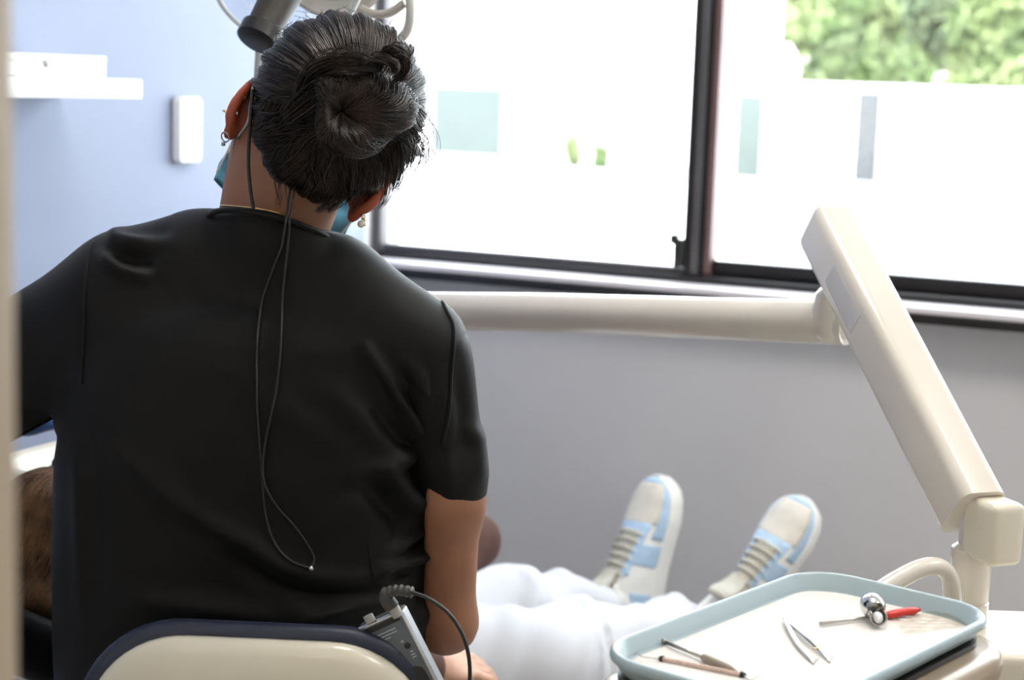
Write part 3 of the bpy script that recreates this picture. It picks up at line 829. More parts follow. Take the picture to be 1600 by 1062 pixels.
# --- surgical mask over the lower face
mv, mf = [], []
NU, NV = 25, 13
for i in range(NV):
    v = i/(NV-1); h = .014-.084*v
    for j in range(NU):
        a = RAD(-68+136*j/(NU-1))
        R_ = .083+.006*math.sin(v*math.pi*3.5)*math.cos(a)-.012*abs(v-.45)*2*math.cos(a)
        mv.append(hp(R_*math.sin(a)*1.09, .032+(R_+.018)*math.cos(a)*1.0, h+.012*math.cos(a)))
for i in range(NV-1):
    for j in range(NU-1): mf.append((i*NU+j, i*NU+j+1, (i+1)*NU+j+1, (i+1)*NU+j))
mk = obj('face_mask', (mv, mf), M['maskblue'], person)
mk.modifiers.new('thick', 'SOLIDIFY').thickness = .0012
for s_ in (-1, 1):
    for h in (.012, -.058):
        obj('ear_loop', tube(spline([hp(.077*s_, .062, h), hp(.082*s_, .035, .01 if h > 0 else -.02), hp(.080*s_, .004, .012 if h > 0 else -.008)], 6), .0014, 6), M['white'], mk)

# --- jewellery
def torus(c, ax, R, r, a0=0, a1=360, k=24):
    ax = unit(ax); e1 = unit(np.cross(ax, [0.2, .3, .9])); e2 = np.cross(ax, e1)
    return tube([c+R*(math.cos(q)*e1+math.sin(q)*e2) for q in np.radians(np.linspace(a0, a1, k, endpoint=abs(a1-a0) < 359))], r, 6, closed=abs(a1-a0) >= 359)
ne = obj('earring', torus(at(352, 214, 1.935), (.5, .8, .2), .0055, .0009), M['steeldark'], person)
obj('charm', merge(tube([at(349, 222, 1.935), at(349, 228, 1.935)], .0022, 6), tube([at(346, 225, 1.935), at(352, 225, 1.935)], .0016, 6)), M['steeldark'], ne)
obj('earring', torus(at(353, 174, 1.935), (.2, .3, 1), .0036, .0007), M['gold'], person)
obj('ear_stud', lathe([(.0001, -.002), (.002, 0), (.0001, .002)], 10, Matrix.Translation(Vector(at(371, 177, 1.925)))), M['steel'], person)
ne = obj('earring', tube([at(566, 334, 1.90), at(566, 344, 1.90)], .0011, 6), M['gold'], person)
obj('pearl', lathe([(.0001, -.0042), (.003, -.003), (.0042, 0), (.003, .003), (.0001, .0042)], 14, Matrix.Translation(Vector(at(564, 350, 1.90)))), mat('pearl', (.72, .6, .48), .25, var=.05), ne)
obj('charm', merge(*[torus(at(569, 339+4*k, 1.90), (.5, .5, k % 2), .0016, .0006, k=10) for k in range(4)]), M['gold'], ne)
tb = bvh((bodyV, bodyQ))
nk = on_poly(tb, [(343, 321), (365, 322), (395, 325), (430, 331), (455, 338)], .0012)
obj('necklace', tube(nk, .0011, 6), M['gold'], person)

# --- hair: combed back from the hairline into a loose bun
G = ugrid(HC-.135, HC+.135, .0035)
H_ = ell(G, HC, (.0945, .106, .0985), HAX)
H_ = smin(H_, ell(G, hp(.012, -.058, -.018), (.058, .036, .050), HAX), .03)
H_ = smin(H_, ell(G, hp(.050, -.030, .035), (.042, .060, .050), HAX), .03)
pf = (G.X-EM[0])*ef[0]+(G.Y-EM[1])*ef[1]+(G.Z-EM[2])*ef[2]
pu = (G.X-EM[0])*eu[0]+(G.Y-EM[1])*eu[1]+(G.Z-EM[2])*eu[2]
H_ = smax(H_, pf*.92-pu*.40-.034+.02, .01)
capV, capQ = nets(G, H_, 2)
capT = bvh((capV, capQ))
Bs = onto(capT, 556, 170, 0.0); bax = unit(Bs-HC); bun_c = onto(capT, 556, 170, .012)
def az(P):                                # angle around the bun axis
    e1 = unit(np.cross(bax, zax)); e2 = np.cross(bax, e1); d = P-HC
    return np.arctan2(d@e2, d@e1), np.arccos(np.clip((d@bax)/np.linalg.norm(d, axis=1), -1, 1))
def ridge(P):
    a, th = az(P)
    w = np.clip((th-.45)/.6, 0, 1)
    return w*(.0020*np.sin(a*17+1.5*np.sin(a*3))+.0014*np.sin(a*41+2*np.sin(a*5))+.0028*np.maximum(0, np.sin(a*10+.7))**2*np.clip((P-HC)@er/.06, 0, 1))
capN = normals(capV, capQ)
capV2 = capV+capN*ridge(capV)[:, None]
capT = bvh((capV2, capQ))
hair = obj('hair', (capV2, capQ), M['hairbase'], person)
def surf(d, off):
    h = capT.ray_cast(Vector(HC+d*.2), Vector(-d))
    return (np.array(h[0])+d*off) if h[0] is not None else HC+d*(.095+off)
r_ = np.random.default_rng(11)
paths = []
while len(paths) < 3600:
    d = r_.normal(size=3); d /= np.linalg.norm(d)
    if d[1] > .55: continue                                   # far side stays as the combed base
    h = capT.ray_cast(Vector(HC+d*.2), Vector(-d))
    if h[0] is None: continue
    p0 = np.array(h[0])-EM
    if p0@ef > .05+.4*(p0@eu): continue
    th = math.acos(max(-1, min(1, float(d@bax))))
    if th < .5: continue
    L = min(1.0, r_.uniform(.45, 1.0)); K = 11
    t_end = .40/th; off0 = r_.uniform(.0002, .0022)
    side = np.cross(bax, d); side = side/(np.linalg.norm(side)+1e-9)
    wob = r_.normal()*.02; pts = []
    t0 = r_.uniform(0, .25)
    for k in range(K):
        t = t0+(1-t_end-t0)*L*k/(K-1)
        q = (math.sin((1-t)*th)*d+math.sin(t*th)*bax)/math.sin(th)
        q = q+side*wob*math.sin(3*t); q /= np.linalg.norm(q)
        pts.append(surf(q, off0+.0008*math.sin(7*t+wob*90)))
    paths.append(np.array(pts))
obj('hair_strands', strands(paths, .0008), M['hair'], hair)['kind'] = 'stuff'

# the bun: a rounded coil with its own strands
be1 = unit(_R-bax*np.dot(_R, bax)); be2 = unit(np.cross(bax, be1)); be2 = be2 if be2[2] > 0 else -be2
bo = bun_c
def bun_pt(th, ph, off=0.0):
    lob = .0045*math.sin(3*ph+.8)+.003*math.sin(5*ph+2)
    rr = P2(.051+.006*math.cos(ph+.5)+lob, .047+.005*math.sin(2*ph+1)+lob, .036+lob*.6)
    dimple = -.026*math.exp(-((th)/.40)**2)
    return bo+be1*(rr[0]+off)*math.sin(th)*math.cos(ph)+be2*(rr[1]+off)*math.sin(th)*math.sin(ph)+bax*((rr[2]+off)*math.cos(th)+dimple)-be1*.020*math.cos(th)
NV_, NU_ = 22, 48
bv_ = [bun_pt(.02+1.9*i/(NV_-1), 2*math.pi*j/NU_, .0015*math.sin(9*2*math.pi*j/NU_+2.5*i/(NV_-1))) for i in range(NV_) for j in range(NU_)]
bf_ = [(i*NU_+j, i*NU_+(j+1) % NU_, (i+1)*NU_+(j+1) % NU_, (i+1)*NU_+j) for i in range(NV_-1) for j in range(NU_)]
bun = obj('hair_bun', (bv_, bf_), M['hairbase'], hair)
paths = []
for i in range(1500):
    ph = r_.uniform(0, 2*math.pi); tw = .38+.30*math.sin(ph*2+.5)+.25*math.sin(ph*5)+r_.normal()*.14; off = r_.uniform(.0003, .0035)
    t0, t1 = r_.uniform(.05, .5), r_.uniform(1.2, 1.85)
    paths.append(np.array([bun_pt(t0+(t1-t0)*k/11, ph+tw*(t0+(t1-t0)*k/11)+.05*math.sin(k), off+.0012*math.sin(9*(ph+tw*k/11))) for k in range(12)]))
# locks laid over the top of the bun and looser tufts
def lock(px_pts, Y0, N, spread, w=.5):
    base = spline(px_pts, 5)
    for i in range(N):
        ox, oy = r_.normal(size=2)*spread; dy = r_.normal()*.004; f = r_.uniform(.85, 1.0)
        m = max(5, int(len(base)*f)); q = []
        for k in range(m):
            t = k/(len(base)-1)
            s_ = (1-w)+w*math.sin(math.pi*min(1, t*.9+.1))
            x, y = base[k][0]+ox*s_, base[k][1]+oy*s_
            if Y0 is None:
                p = onto(capT, x, y, .001+abs(dy))
                if p is None: break
            else: p = at(x, y, np.interp(t, np.linspace(0, 1, len(Y0)), Y0)+dy)
            q.append(p)
        if len(q) > 4: paths.append(np.array(q))
Yb = bo[1]-.030
lock([(470, 160), (485, 122), (520, 98), (560, 95), (600, 108)], [Yb+.03, Yb+.012, Yb+.004, Yb+.006, Yb+.02], 80, 11)
lock([(450, 185), (480, 160), (510, 140), (545, 135)], [Yb+.03, Yb+.016, Yb+.004, Yb+.004], 70, 10)
lock([(590, 110), (605, 80), (628, 85), (632, 112), (610, 130)], [Yb+.03, Yb+.02, Yb+.015, Yb+.02, Yb+.03], 90, 5)
lock([(575, 105), (590, 92), (612, 98), (618, 118)], [Yb+.03, Yb+.012, Yb+.010, Yb+.02], 60, 4)
lock([(420, 178), (455, 165), (490, 170), (525, 182)], None, 130, 8)
lock([(415, 205), (455, 192), (495, 188), (525, 186)], None, 130, 9)
lock([(440, 262), (465, 235), (490, 210), (520, 190)], None, 130, 10)
lock([(500, 285), (505, 250), (515, 220), (530, 195)], None, 110, 9)
lock([(545, 300), (545, 265), (545, 235), (548, 210)], None, 90, 8)
obj('bun_strands', strands(paths, .0008), M['hair'], hair)['kind'] = 'stuff'
# loose wisps at the nape, beside the ears and over the crown
paths = []
lock([(520, 260), (525, 290), (515, 315), (490, 333)], [1.885, 1.880, 1.880, 1.885], 70, 6, .7)
lock([(545, 262), (545, 290), (530, 315), (508, 334)], [1.885, 1.880, 1.882, 1.89], 50, 6, .7)
lock([(575, 240), (572, 275), (560, 310), (545, 340)], [1.88, 1.875, 1.88, 1.89], 16, 5, .8)
lock([(605, 230), (608, 265), (604, 300), (590, 330)], [1.89, 1.885, 1.885, 1.89], 30, 6, .8)
lock([(625, 225), (628, 255), (622, 285), (612, 300)], [1.89, 1.885, 1.885, 1.89], 45, 8, .8)
lock([(640, 200), (655, 230), (650, 255), (640, 270)], [1.90, 1.895, 1.895, 1.90], 34, 10, .9)
lock([(636, 160), (660, 190), (672, 225), (668, 262)], [1.90, 1.895, 1.895, 1.90], 22, 9, .8)
lock([(400, 150), (385, 175), (372, 215), (362, 250)], [1.92, 1.92, 1.92, 1.925], 4, 4, 1.0)
lock([(440, 262), (437, 290), (440, 312), (430, 325)], [1.885, 1.875, 1.872, 1.875], 14, 8, .8)
for i in range(60):
    x = r_.uniform(420, 640); y = 40+((x-530)/130)**2*60
    paths.append(spline([at(x, y, 1.93), at(x+r_.normal()*6, y-14-r_.uniform(0, 6), 1.93), at(x+r_.normal()*14, y-20-r_.uniform(0, 12), 1.925)], 4))
obj('loose_wisps', strands(paths, .00042), M['hair'], hair)['kind'] = 'stuff'

# --- magnifying glasses with a neck cord
gl = thing('eyeglasses', 'clinician\'s eyeglasses with a long black cord hanging down the back', 'eyeglasses')
for s_ in (-1, 1):
    obj('temple', tube(spline([hp(.072*s_, .098, .022), hp(.081*s_, .05, .026), hp(.0865*s_, .002, .034), hp(.0885*s_, -.022, .026), hp(.0885*s_, -.034, -.004)], 6), .0016, 8), M['steeldark'], gl)
    ring = [hp(.034*s_+.028*math.cos(q), .118-.012*abs(math.cos(q)), .012+.020*math.sin(q)) for q in np.linspace(0, 2*math.pi, 24, endpoint=False)]
    obj('rim', tube(ring, .0016, 6, closed=True), M['steeldark'], gl)
    obj('lens', ([hp(.034*s_, .119, .012)]+ring, [(0, i+1, (i+1) % 24+1) for i in range(24)]), M['clear'], gl)
obj('bridge', tube([hp(-.007, .121, .016), hp(.007, .121, .016)], .0016, 6), M['steeldark'], gl)
# cord: from behind the left ear, and the doubled strand down the back
obj('ear_tube', tube(spline([at(396, 136, 1.905), at(392, 165, 1.900), at(387, 192, 1.905), at(372, 216, 1.92)], 6), .0019, 8), M['steeldark'], gl)
obj('cord', tube(spline([at(395, 140, 1.898), at(391, 190, 1.893), at(388, 250, 1.893), at(391, 295, 1.885), at(396, 327, 1.872)], 6), .0021, 8), M['cord'], gl)
ca = [(440, 385), (425, 425), (409, 475), (402, 540), (402, 620), (406, 690), (410, 740), (415, 800), (430, 850), (455, 877), (484, 888)]
cb = [(451, 360), (446, 420), (441, 500), (437, 570), (426, 640), (415, 690), (412, 745), (430, 785), (460, 820), (482, 852), (490, 872), (485, 888)]
pa = list(on_poly(tree_sh, ca, .0022)); pb = list(on_poly(tree_sh, cb, .0045))
obj('cord', tube(spline([at(454, 288, 1.872), at(450, 320, 1.862), at(446, 350, 1.857)], 4).tolist()+[p.tolist() for p in pa], .0013, 8), M['cord'], gl)
obj('cord', tube(spline([at(461, 288, 1.872), at(457, 315, 1.860), at(452, 345, 1.855)], 4).tolist()+[p.tolist() for p in pb], .0013, 8), M['cord'], gl)
obj('bead', lathe([(.0001, -.0035), (.0024, -.002), (.003, 0), (.0024, .002), (.0001, .0035)], 12, Matrix.Translation(Vector(onto(tree_sh, 485, 889, .004)))), M['steel'], gl)

# ================================================================== OPERATOR STOOL
st = thing('operator_stool', 'wheeled stool with navy padded backrest and glossy cream back shell', 'stool')
bt = at(402, 983, 1.715)
def bend(p, k=.55):
    return (p[0], p[1], p[2]-k*p[0]**2*1.0)
bM = frame(bt+P2(0, 0, -.15), unit([1, 0, -.01]), unit([0, .10, 1]), unit([0, -1, .10]))
obj('backrest_cushion', rrloft(.395, .30, .120, [(.020, -.034), (.006, -.028), (0, -.016), (0, -.004), (.004, .002), (.012, .004)], 12, Mx=bM, bend=bend), M['navy'], st, angle=50)
obj('back_shell', rrloft(.395-.026, .30-.026, .112, [(.0, .002), (.001, .010), (.006, .017), (.016, .0215), (.035, .024), (.07, .0252), (.1, .0256)], 12, Mx=bM, bend=bend), M['cream'], st)
obj('seat', rrloft(.42, .40, .19, [(.03, -.05), (.004, -.04), (0, -.02), (.006, -.004), (.03, 0)], 10, Mx=Matrix.Translation(Vector((-.31, 1.93, .475)))), M['navy'], st)
obj('seat_pan', rrloft(.30, .30, .14, [(.0, 0), (0, .03)], 8, Mx=Matrix.Translation(Vector((-.31, 1.93, .394)))), M['cream'], st, angle=40)
obj('back_post', tube(spline([P2(-.31, 1.80, .40), P2(-.31, 1.70, .40), bt+P2(.0, .06, -.40), bt+P2(0, .035, -.24)], 6), .016, 10), M['steeldark'], st)
obj('gas_column', tube([P2(-.31, 1.93, .10), P2(-.31, 1.93, .394)], .024, 16), M['steeldark'], st, angle=40)
for k in range(5):
    a = RAD(72*k+18); e = P2(math.cos(a), math.sin(a), 0)
    lg = obj('leg', tube([P2(-.31, 1.93, .115), P2(-.31, 1.93, .10)+e*.24], [.022, .014], 8), M['greyplastic'], st, angle=40)
    c = P2(-.31, 1.93, .027)+e*.24
    obj('caster', lathe([(.0001, -.012), (.022, -.012), (.026, -.006), (.026, .006), (.022, .012), (.0001, .012)], 16, frame(c, e, zax, np.cross(e, zax))), M['darkplastic'], lg, angle=40)

# ================================================================== BATTERY PACK FOR THE HEADLIGHT
bp_ = thing('battery_pack', 'slate grey battery pack with a metal rim clipped at the clinician\'s waist', 'battery pack')
tl, tr, br = at(588, 992, 1.745), at(627, 950, 1.742), at(690, 1075, 1.735)
ey = unit(tr-br); ex = unit((tr-tl)-ey*np.dot(tr-tl, ey)); ez = unit(np.cross(ex, ey))
if ez[1] > 0: ez = -ez
Wp, Hp, Dp = .056, .118, .022
pc = tr-ex*Wp/2-ey*Hp/2
pM = frame(pc, ex, ey, ez)
obj('case', rrloft(Wp, Hp, .005, [(.002, -Dp), (0, -Dp+.002), (0, -.002), (.0018, 0)], 5, Mx=pM), M['packedge'], bp_, angle=40)
fc = obj('face', rrloft(Wp-.007, Hp-.007, .003, [(0, -.0005), (0, .0006), (.0006, .001)], 4, Mx=pM), M['packface'], bp_, angle=40)
obj('top_strip', box((-Wp/2+.003, Hp/2-.0105, .0008), (Wp/2-.006, Hp/2-.0045, .0014), Mx=pM), M['darkplastic'], fc, smooth=False)
for (x, y, w, h) in ((.000, .043, .026, .0011), (.003, .0395, .020, .0011), (-.003, .036, .014, .0011), (.013, .027, .003, .0022), (.0175, .010, .0045, .0012), (.0175, .007, .0045, .0012), (.0175, .0135, .003, .0012)):
    obj('print_line', box((x-w/2, y-h/2, .0008), (x+w/2, y+h/2, .00125), Mx=pM), M['print'], fc, smooth=False)
obj('knob', lathe([(.0032, 0), (.0032, .003), (.0024, .0036), (.0001, .0036)], 14, frame(pc+ex*.0165+ey*.021+ez*.0009, ex, ey, ez)), M['darkplastic'], fc, angle=40)
obj('display', rrloft(.026, .05, .010, [(0, .0008), (0, .0016), (.001, .0019)], 6, Mx=frame(pc+ex*.008-ey*.027, ex, ey, ez)), M['darkplastic'], fc, angle=40)
obj('socket', tube([pc+ex*(-.008)+ey*Hp/2, pc+ex*(-.008)+ey*(Hp/2+.008)], .0055, 12), M['greyplastic'], bp_, angle=40)
# plug with ribbed strain relief and the cable that loops down
plg = obj('plug', tube(spline([at(622, 962, 1.745), at(613, 946, 1.745)], 3), .0062, 14), M['greyplastic'], bp_, angle=40)
sr_pts = spline([at(613, 948, 1.745), at(603, 933, 1.744), at(610, 924, 1.742), at(626, 922, 1.738), at(643, 925, 1.732)], 8)
rr_ = []
for i in range(len(sr_pts)): rr_.append(.0080 if i < 14 else (.0064 if i % 4 < 2 else .0050))
obj('strain_relief', tube(sr_pts, rr_, 14), M['strain'], plg)
obj('cable', tube(spline([at(640, 924, 1.733), at(668, 934, 1.728), at(700, 957, 1.722), at(722, 990, 1.716), at(733, 1030, 1.712), at(732, 1075, 1.71), at(715, 1130, 1.715), at(680, 1180, 1.74)], 8), .0021, 10), M['cord'], bp_)
obj('jack', tube(spline([at(588, 975, 1.752), at(598, 969, 1.752)], 3), [.0042, .0048, .0036], 12), mat('brass_jack', (.55, .50, .25), .35, metal=.7, var=.1), bp_)
obj('belt_clip', box((-.012, -.03, -Dp-.004), (.012, .03, -Dp-.001), .001, 2, pM), M['darkplastic'], bp_, angle=40)

# ================================================================== PATIENT
PH = at(96, 848, 2.14)
hipc = at(545, 1035, 2.62)
dd = unit((hipc-PH)*P2(1, 1, 0)); sd2 = P2(dd[1], -dd[0], 0)        # along the body, and to the patient's right (nearer the camera)
hip_r, hip_l = hipc+sd2*.09, hipc-sd2*.09
kn2_r, an2_r = at(890, 1030, 2.74), at(1085, 992, 2.96)
kn2_l, an2_l = at(800, 975, 2.96), at(930, 958, 3.12)
shc = PH+(hipc-PH)*.30+P2(0, 0, -.03)
shr, shl = shc+sd2*.165, shc-sd2*.165
el2_l = at(738, 845, 2.80); wr2_l = at(560, 985, 2.50)
wr2_r = at(668, 1040, 2.40); el2_r = shr+(hip_r-shr)*.60+sd2*.10+P2(0, 0, -.02)
lo = np.minimum.reduce([PH, hipc, an2_r, an2_l, el2_r])-.16; hi = np.maximum.reduce([PH, hipc, an2_r, an2_l, shl])+.16
G = ugrid(lo, hi, .0085)
crown = unit(PH-shc); pfc = unit(zax-crown*np.dot(zax, crown)); pr = np.cross(pfc, -crown)*-1
B = smin(rcone(G, shc, hipc, .105, .12), ell(G, (shc+hipc)/2, (.19, .30, .11), (sd2, unit(hipc-shc), unit(np.cross(sd2, hipc-shc)))), .04)
B = smin(B, rcone(G, shc, PH-crown*.02, .05, .052), .03)
hd = ell(G, PH, (.074, .09, .088), (sd2, crown, pfc))
hd = smin(hd, ell(G, PH-crown*.05+pfc*.03, (.055, .07, .06), (sd2, crown, pfc)), .03)
hd = smin(hd, rcone(G, PH-crown*.005+pfc*.088, PH-crown*.035+pfc*.105, .009, .013), .012)
hd = smin(hd, ell(G, PH-crown*.062+pfc*.084, (.022, .008, .009), (sd2, crown, pfc)), .008)
for s_ in (-1, 1): hd = smin(hd, ell(G, PH+sd2*.077*s_-crown*.01, (.012, .030, .018), (sd2, crown, pfc)), .01)
B = smin(B, hd, .02)
for a, b, c, ra, rb, rc in ((shr, el2_r, wr2_r, .05, .04, .026), (shl, el2_l, wr2_l, .05, .036, .026)):
    B = smin(B, rcone(G, a, b, ra, rb), .03); B = smin(B, rcone(G, b, c, rb, rc), .02)
for a, b, c in ((hip_r, kn2_r, an2_r), (hip_l, kn2_l, an2_l)):
    B = smin(B, rcone(G, a, b, .085, .055), .03); B = smin(B, rcone(G, b, c, .055, .036), .03)
pbV, pbQ = nets(G, B, 2)
hg = ugrid(wr2_r-P2(.12, .12, .12), wr2_r+P2(.16, .16, .12), .0042)
hv = nets(hg, hand_sdf(hg, wr2_r, at(760, 1040, 2.47)-wr2_r, P2(.0, -.35, .94), .5, -1, .95), 1)
hg = ugrid(wr2_l-.14, wr2_l+.14, .0045)
hv2 = nets(hg, hand_sdf(hg, wr2_l, wr2_l-el2_l-P2(0, .06, .0), P2(.0, -.2, .96), .5, 1, .95), 1)
pat = tag(obj('person', merge((pbV, pbQ), hv, hv2), M['skin2'], None), 'reclining patient in white sweatpants and white-and-blue sneakers', 'person')
for s_ in (-1, 1):
    e = obj('eye', lathe([(.0001, -.010), (.0075, -.007), (.010, 0), (.0075, .007), (.0001, .010)], 12, frame(PH+sd2*.03*s_+pfc*.072-crown*.004, sd2, crown, pfc)), M['eye'], pat)
    obj('iris', lathe([(.0001, .0115), (.0045, .0097), (.0045, .007)], 12, frame(PH+sd2*.03*s_+pfc*.072-crown*.004, sd2, crown, pfc)), M['brownplastic'], e)
# hair of the patient
g = ugrid(PH-.15, PH+.15, .005)
e = ell(g, PH+crown*.006-pfc*.004, (.088, .100, .098), (sd2, crown, pfc))
e = smin(e, ell(g, PH+crown*.05-pfc*.085, (.085, .05, .04), (sd2, crown, pfc)), .03)
e = smax(e, ((g.X-PH[0])*pfc[0]+(g.Y-PH[1])*pfc[1]+(g.Z-PH[2])*pfc[2])*.8-((g.X-PH[0])*crown[0]+(g.Y-PH[1])*crown[1]+(g.Z-PH[2])*crown[2])*.9-.02, .01)
phv = nets(g, e, 2)
hair2 = obj('hair', phv, M['hair2'], pat)
t2 = bvh(phv); paths = []
r_ = np.random.default_rng(21)
while len(paths) < 1500:
    d = r_.normal(size=3); d /= np.linalg.norm(d)
    if d@pfc > .75 or d@crown < -.3: continue
    end = unit(-pfc*1.0+crown*.35+sd2*.15*r_.normal()); pts = []
    src = unit(d*.6+pfc*.6+crown*.4) if r_.random() < .5 else d
    o1 = r_.uniform(.0005, .005)
    for k in range(12):
        t = k/11*.95; q = unit(src*(1-t)+end*t+.10*unit(np.cross(src, end)+1e-6)*math.sin(t*5+o1*900))
        h = t2.ray_cast(Vector(PH+q*.25), Vector(-q))
        if h[0] is None: break
        pts.append(np.array(h[0])+q*(o1*(.3+t)))
    if len(pts) == 12: paths.append(np.array(pts))
obj('hair_strands', strands(paths, .0009), M['hair2'], hair2)['kind'] = 'stuff'
# brown jumper, sleeves to the wrist
G = ugrid(np.minimum(shc, hipc)-.3, np.maximum(np.maximum(shc, hipc), el2_l)+.16, .009)
Q = smin(rcone(G, shc, hipc-dd*.02, .115, .13), ell(G, (shc+hipc)/2, (.205, .29, .122), (sd2, unit(hipc-shc), unit(np.cross(sd2, hipc-shc)))), .04)
for a, b, c in ((shr, el2_r, el2_r+(wr2_r-el2_r)*.86), (shl, el2_l, el2_l+(wr2_l-el2_l)*.86)):
    Q = smin(Q, rcone(G, a, b, .062, .046), .03); Q = smin(Q, rcone(G, b, c, .046, .036), .02)
Q = smax(Q, -(rcone(G, shc, PH, .058, .058)), .01)
jv, jq = nets(G, Q, 2)
obj('jumper', (jv+normals(jv, jq)*(.004*vnoise(jv*26, 4, 2))[:, None], jq), mat('brown_knit', (.085, .036, .026), .85, var=.1, vscale=60, bump=.4, bscale=500), pat)
# sweatpants with soft folds and gathered cuffs
lo = np.minimum.reduce([hipc, an2_r, an2_l])-.22; hi = np.maximum.reduce([hipc, an2_r, an2_l])+.16
G = ugrid(lo, hi, .0075)
Q = ell(G, hipc, (.20, .17, .14), (sd2, dd, zax))
for a, b, c in ((hip_r, kn2_r, an2_r), (hip_l, kn2_l, an2_l)):
    Q = smin(Q, rcone(G, a, b, .115, .088), .04); Q = smin(Q, rcone(G, b, c-(c-b)*.06, .086, .066), .03)
    Q = smin(Q, rcone(G, c-unit(c-b)*.035, c+unit(c-b)*.005, .056, .052), .012)
pv, pq = nets(G, Q, 2); pn = normals(pv, pq)
dsp = np.zeros(len(pv))
for a, b, c, ph in ((hip_r, kn2_r, an2_r, 0.), (hip_l, kn2_l, an2_l, 2.)):
    for p, q, L0, fr_ in ((a, b, .9, 26), (b, c, 1.0, 34)):
        ax_ = unit(q-p); tt = (pv-p)@ax_; LL = np.linalg.norm(q-p); rad_ = pv-p-tt[:, None]*ax_
        w = np.exp(-(np.maximum(0, np.linalg.norm(rad_, axis=1)-.10)/.03)**2)*((tt > -.02) & (tt < LL+.03))
        an_ = np.arctan2(rad_@np.cross(ax_, zax), rad_@zax)
        dsp += w*(.008*np.sin(tt*fr_+1.6*np.sin(an_+ph)+ph)+.009*np.maximum(0, np.sin(tt*fr_*1.5+2.1*an_+ph))**2+.005*np.sin(tt*fr_*.6-2*an_))*np.clip(tt/LL+.4, .4, 1.2)
dsp += .003*vnoise(pv*18, 8, 3)
pv = lap(pv+pn*dsp[:, None], pq, .3)
obj('sweatpants', (pv, pq), M['pants'], pat)

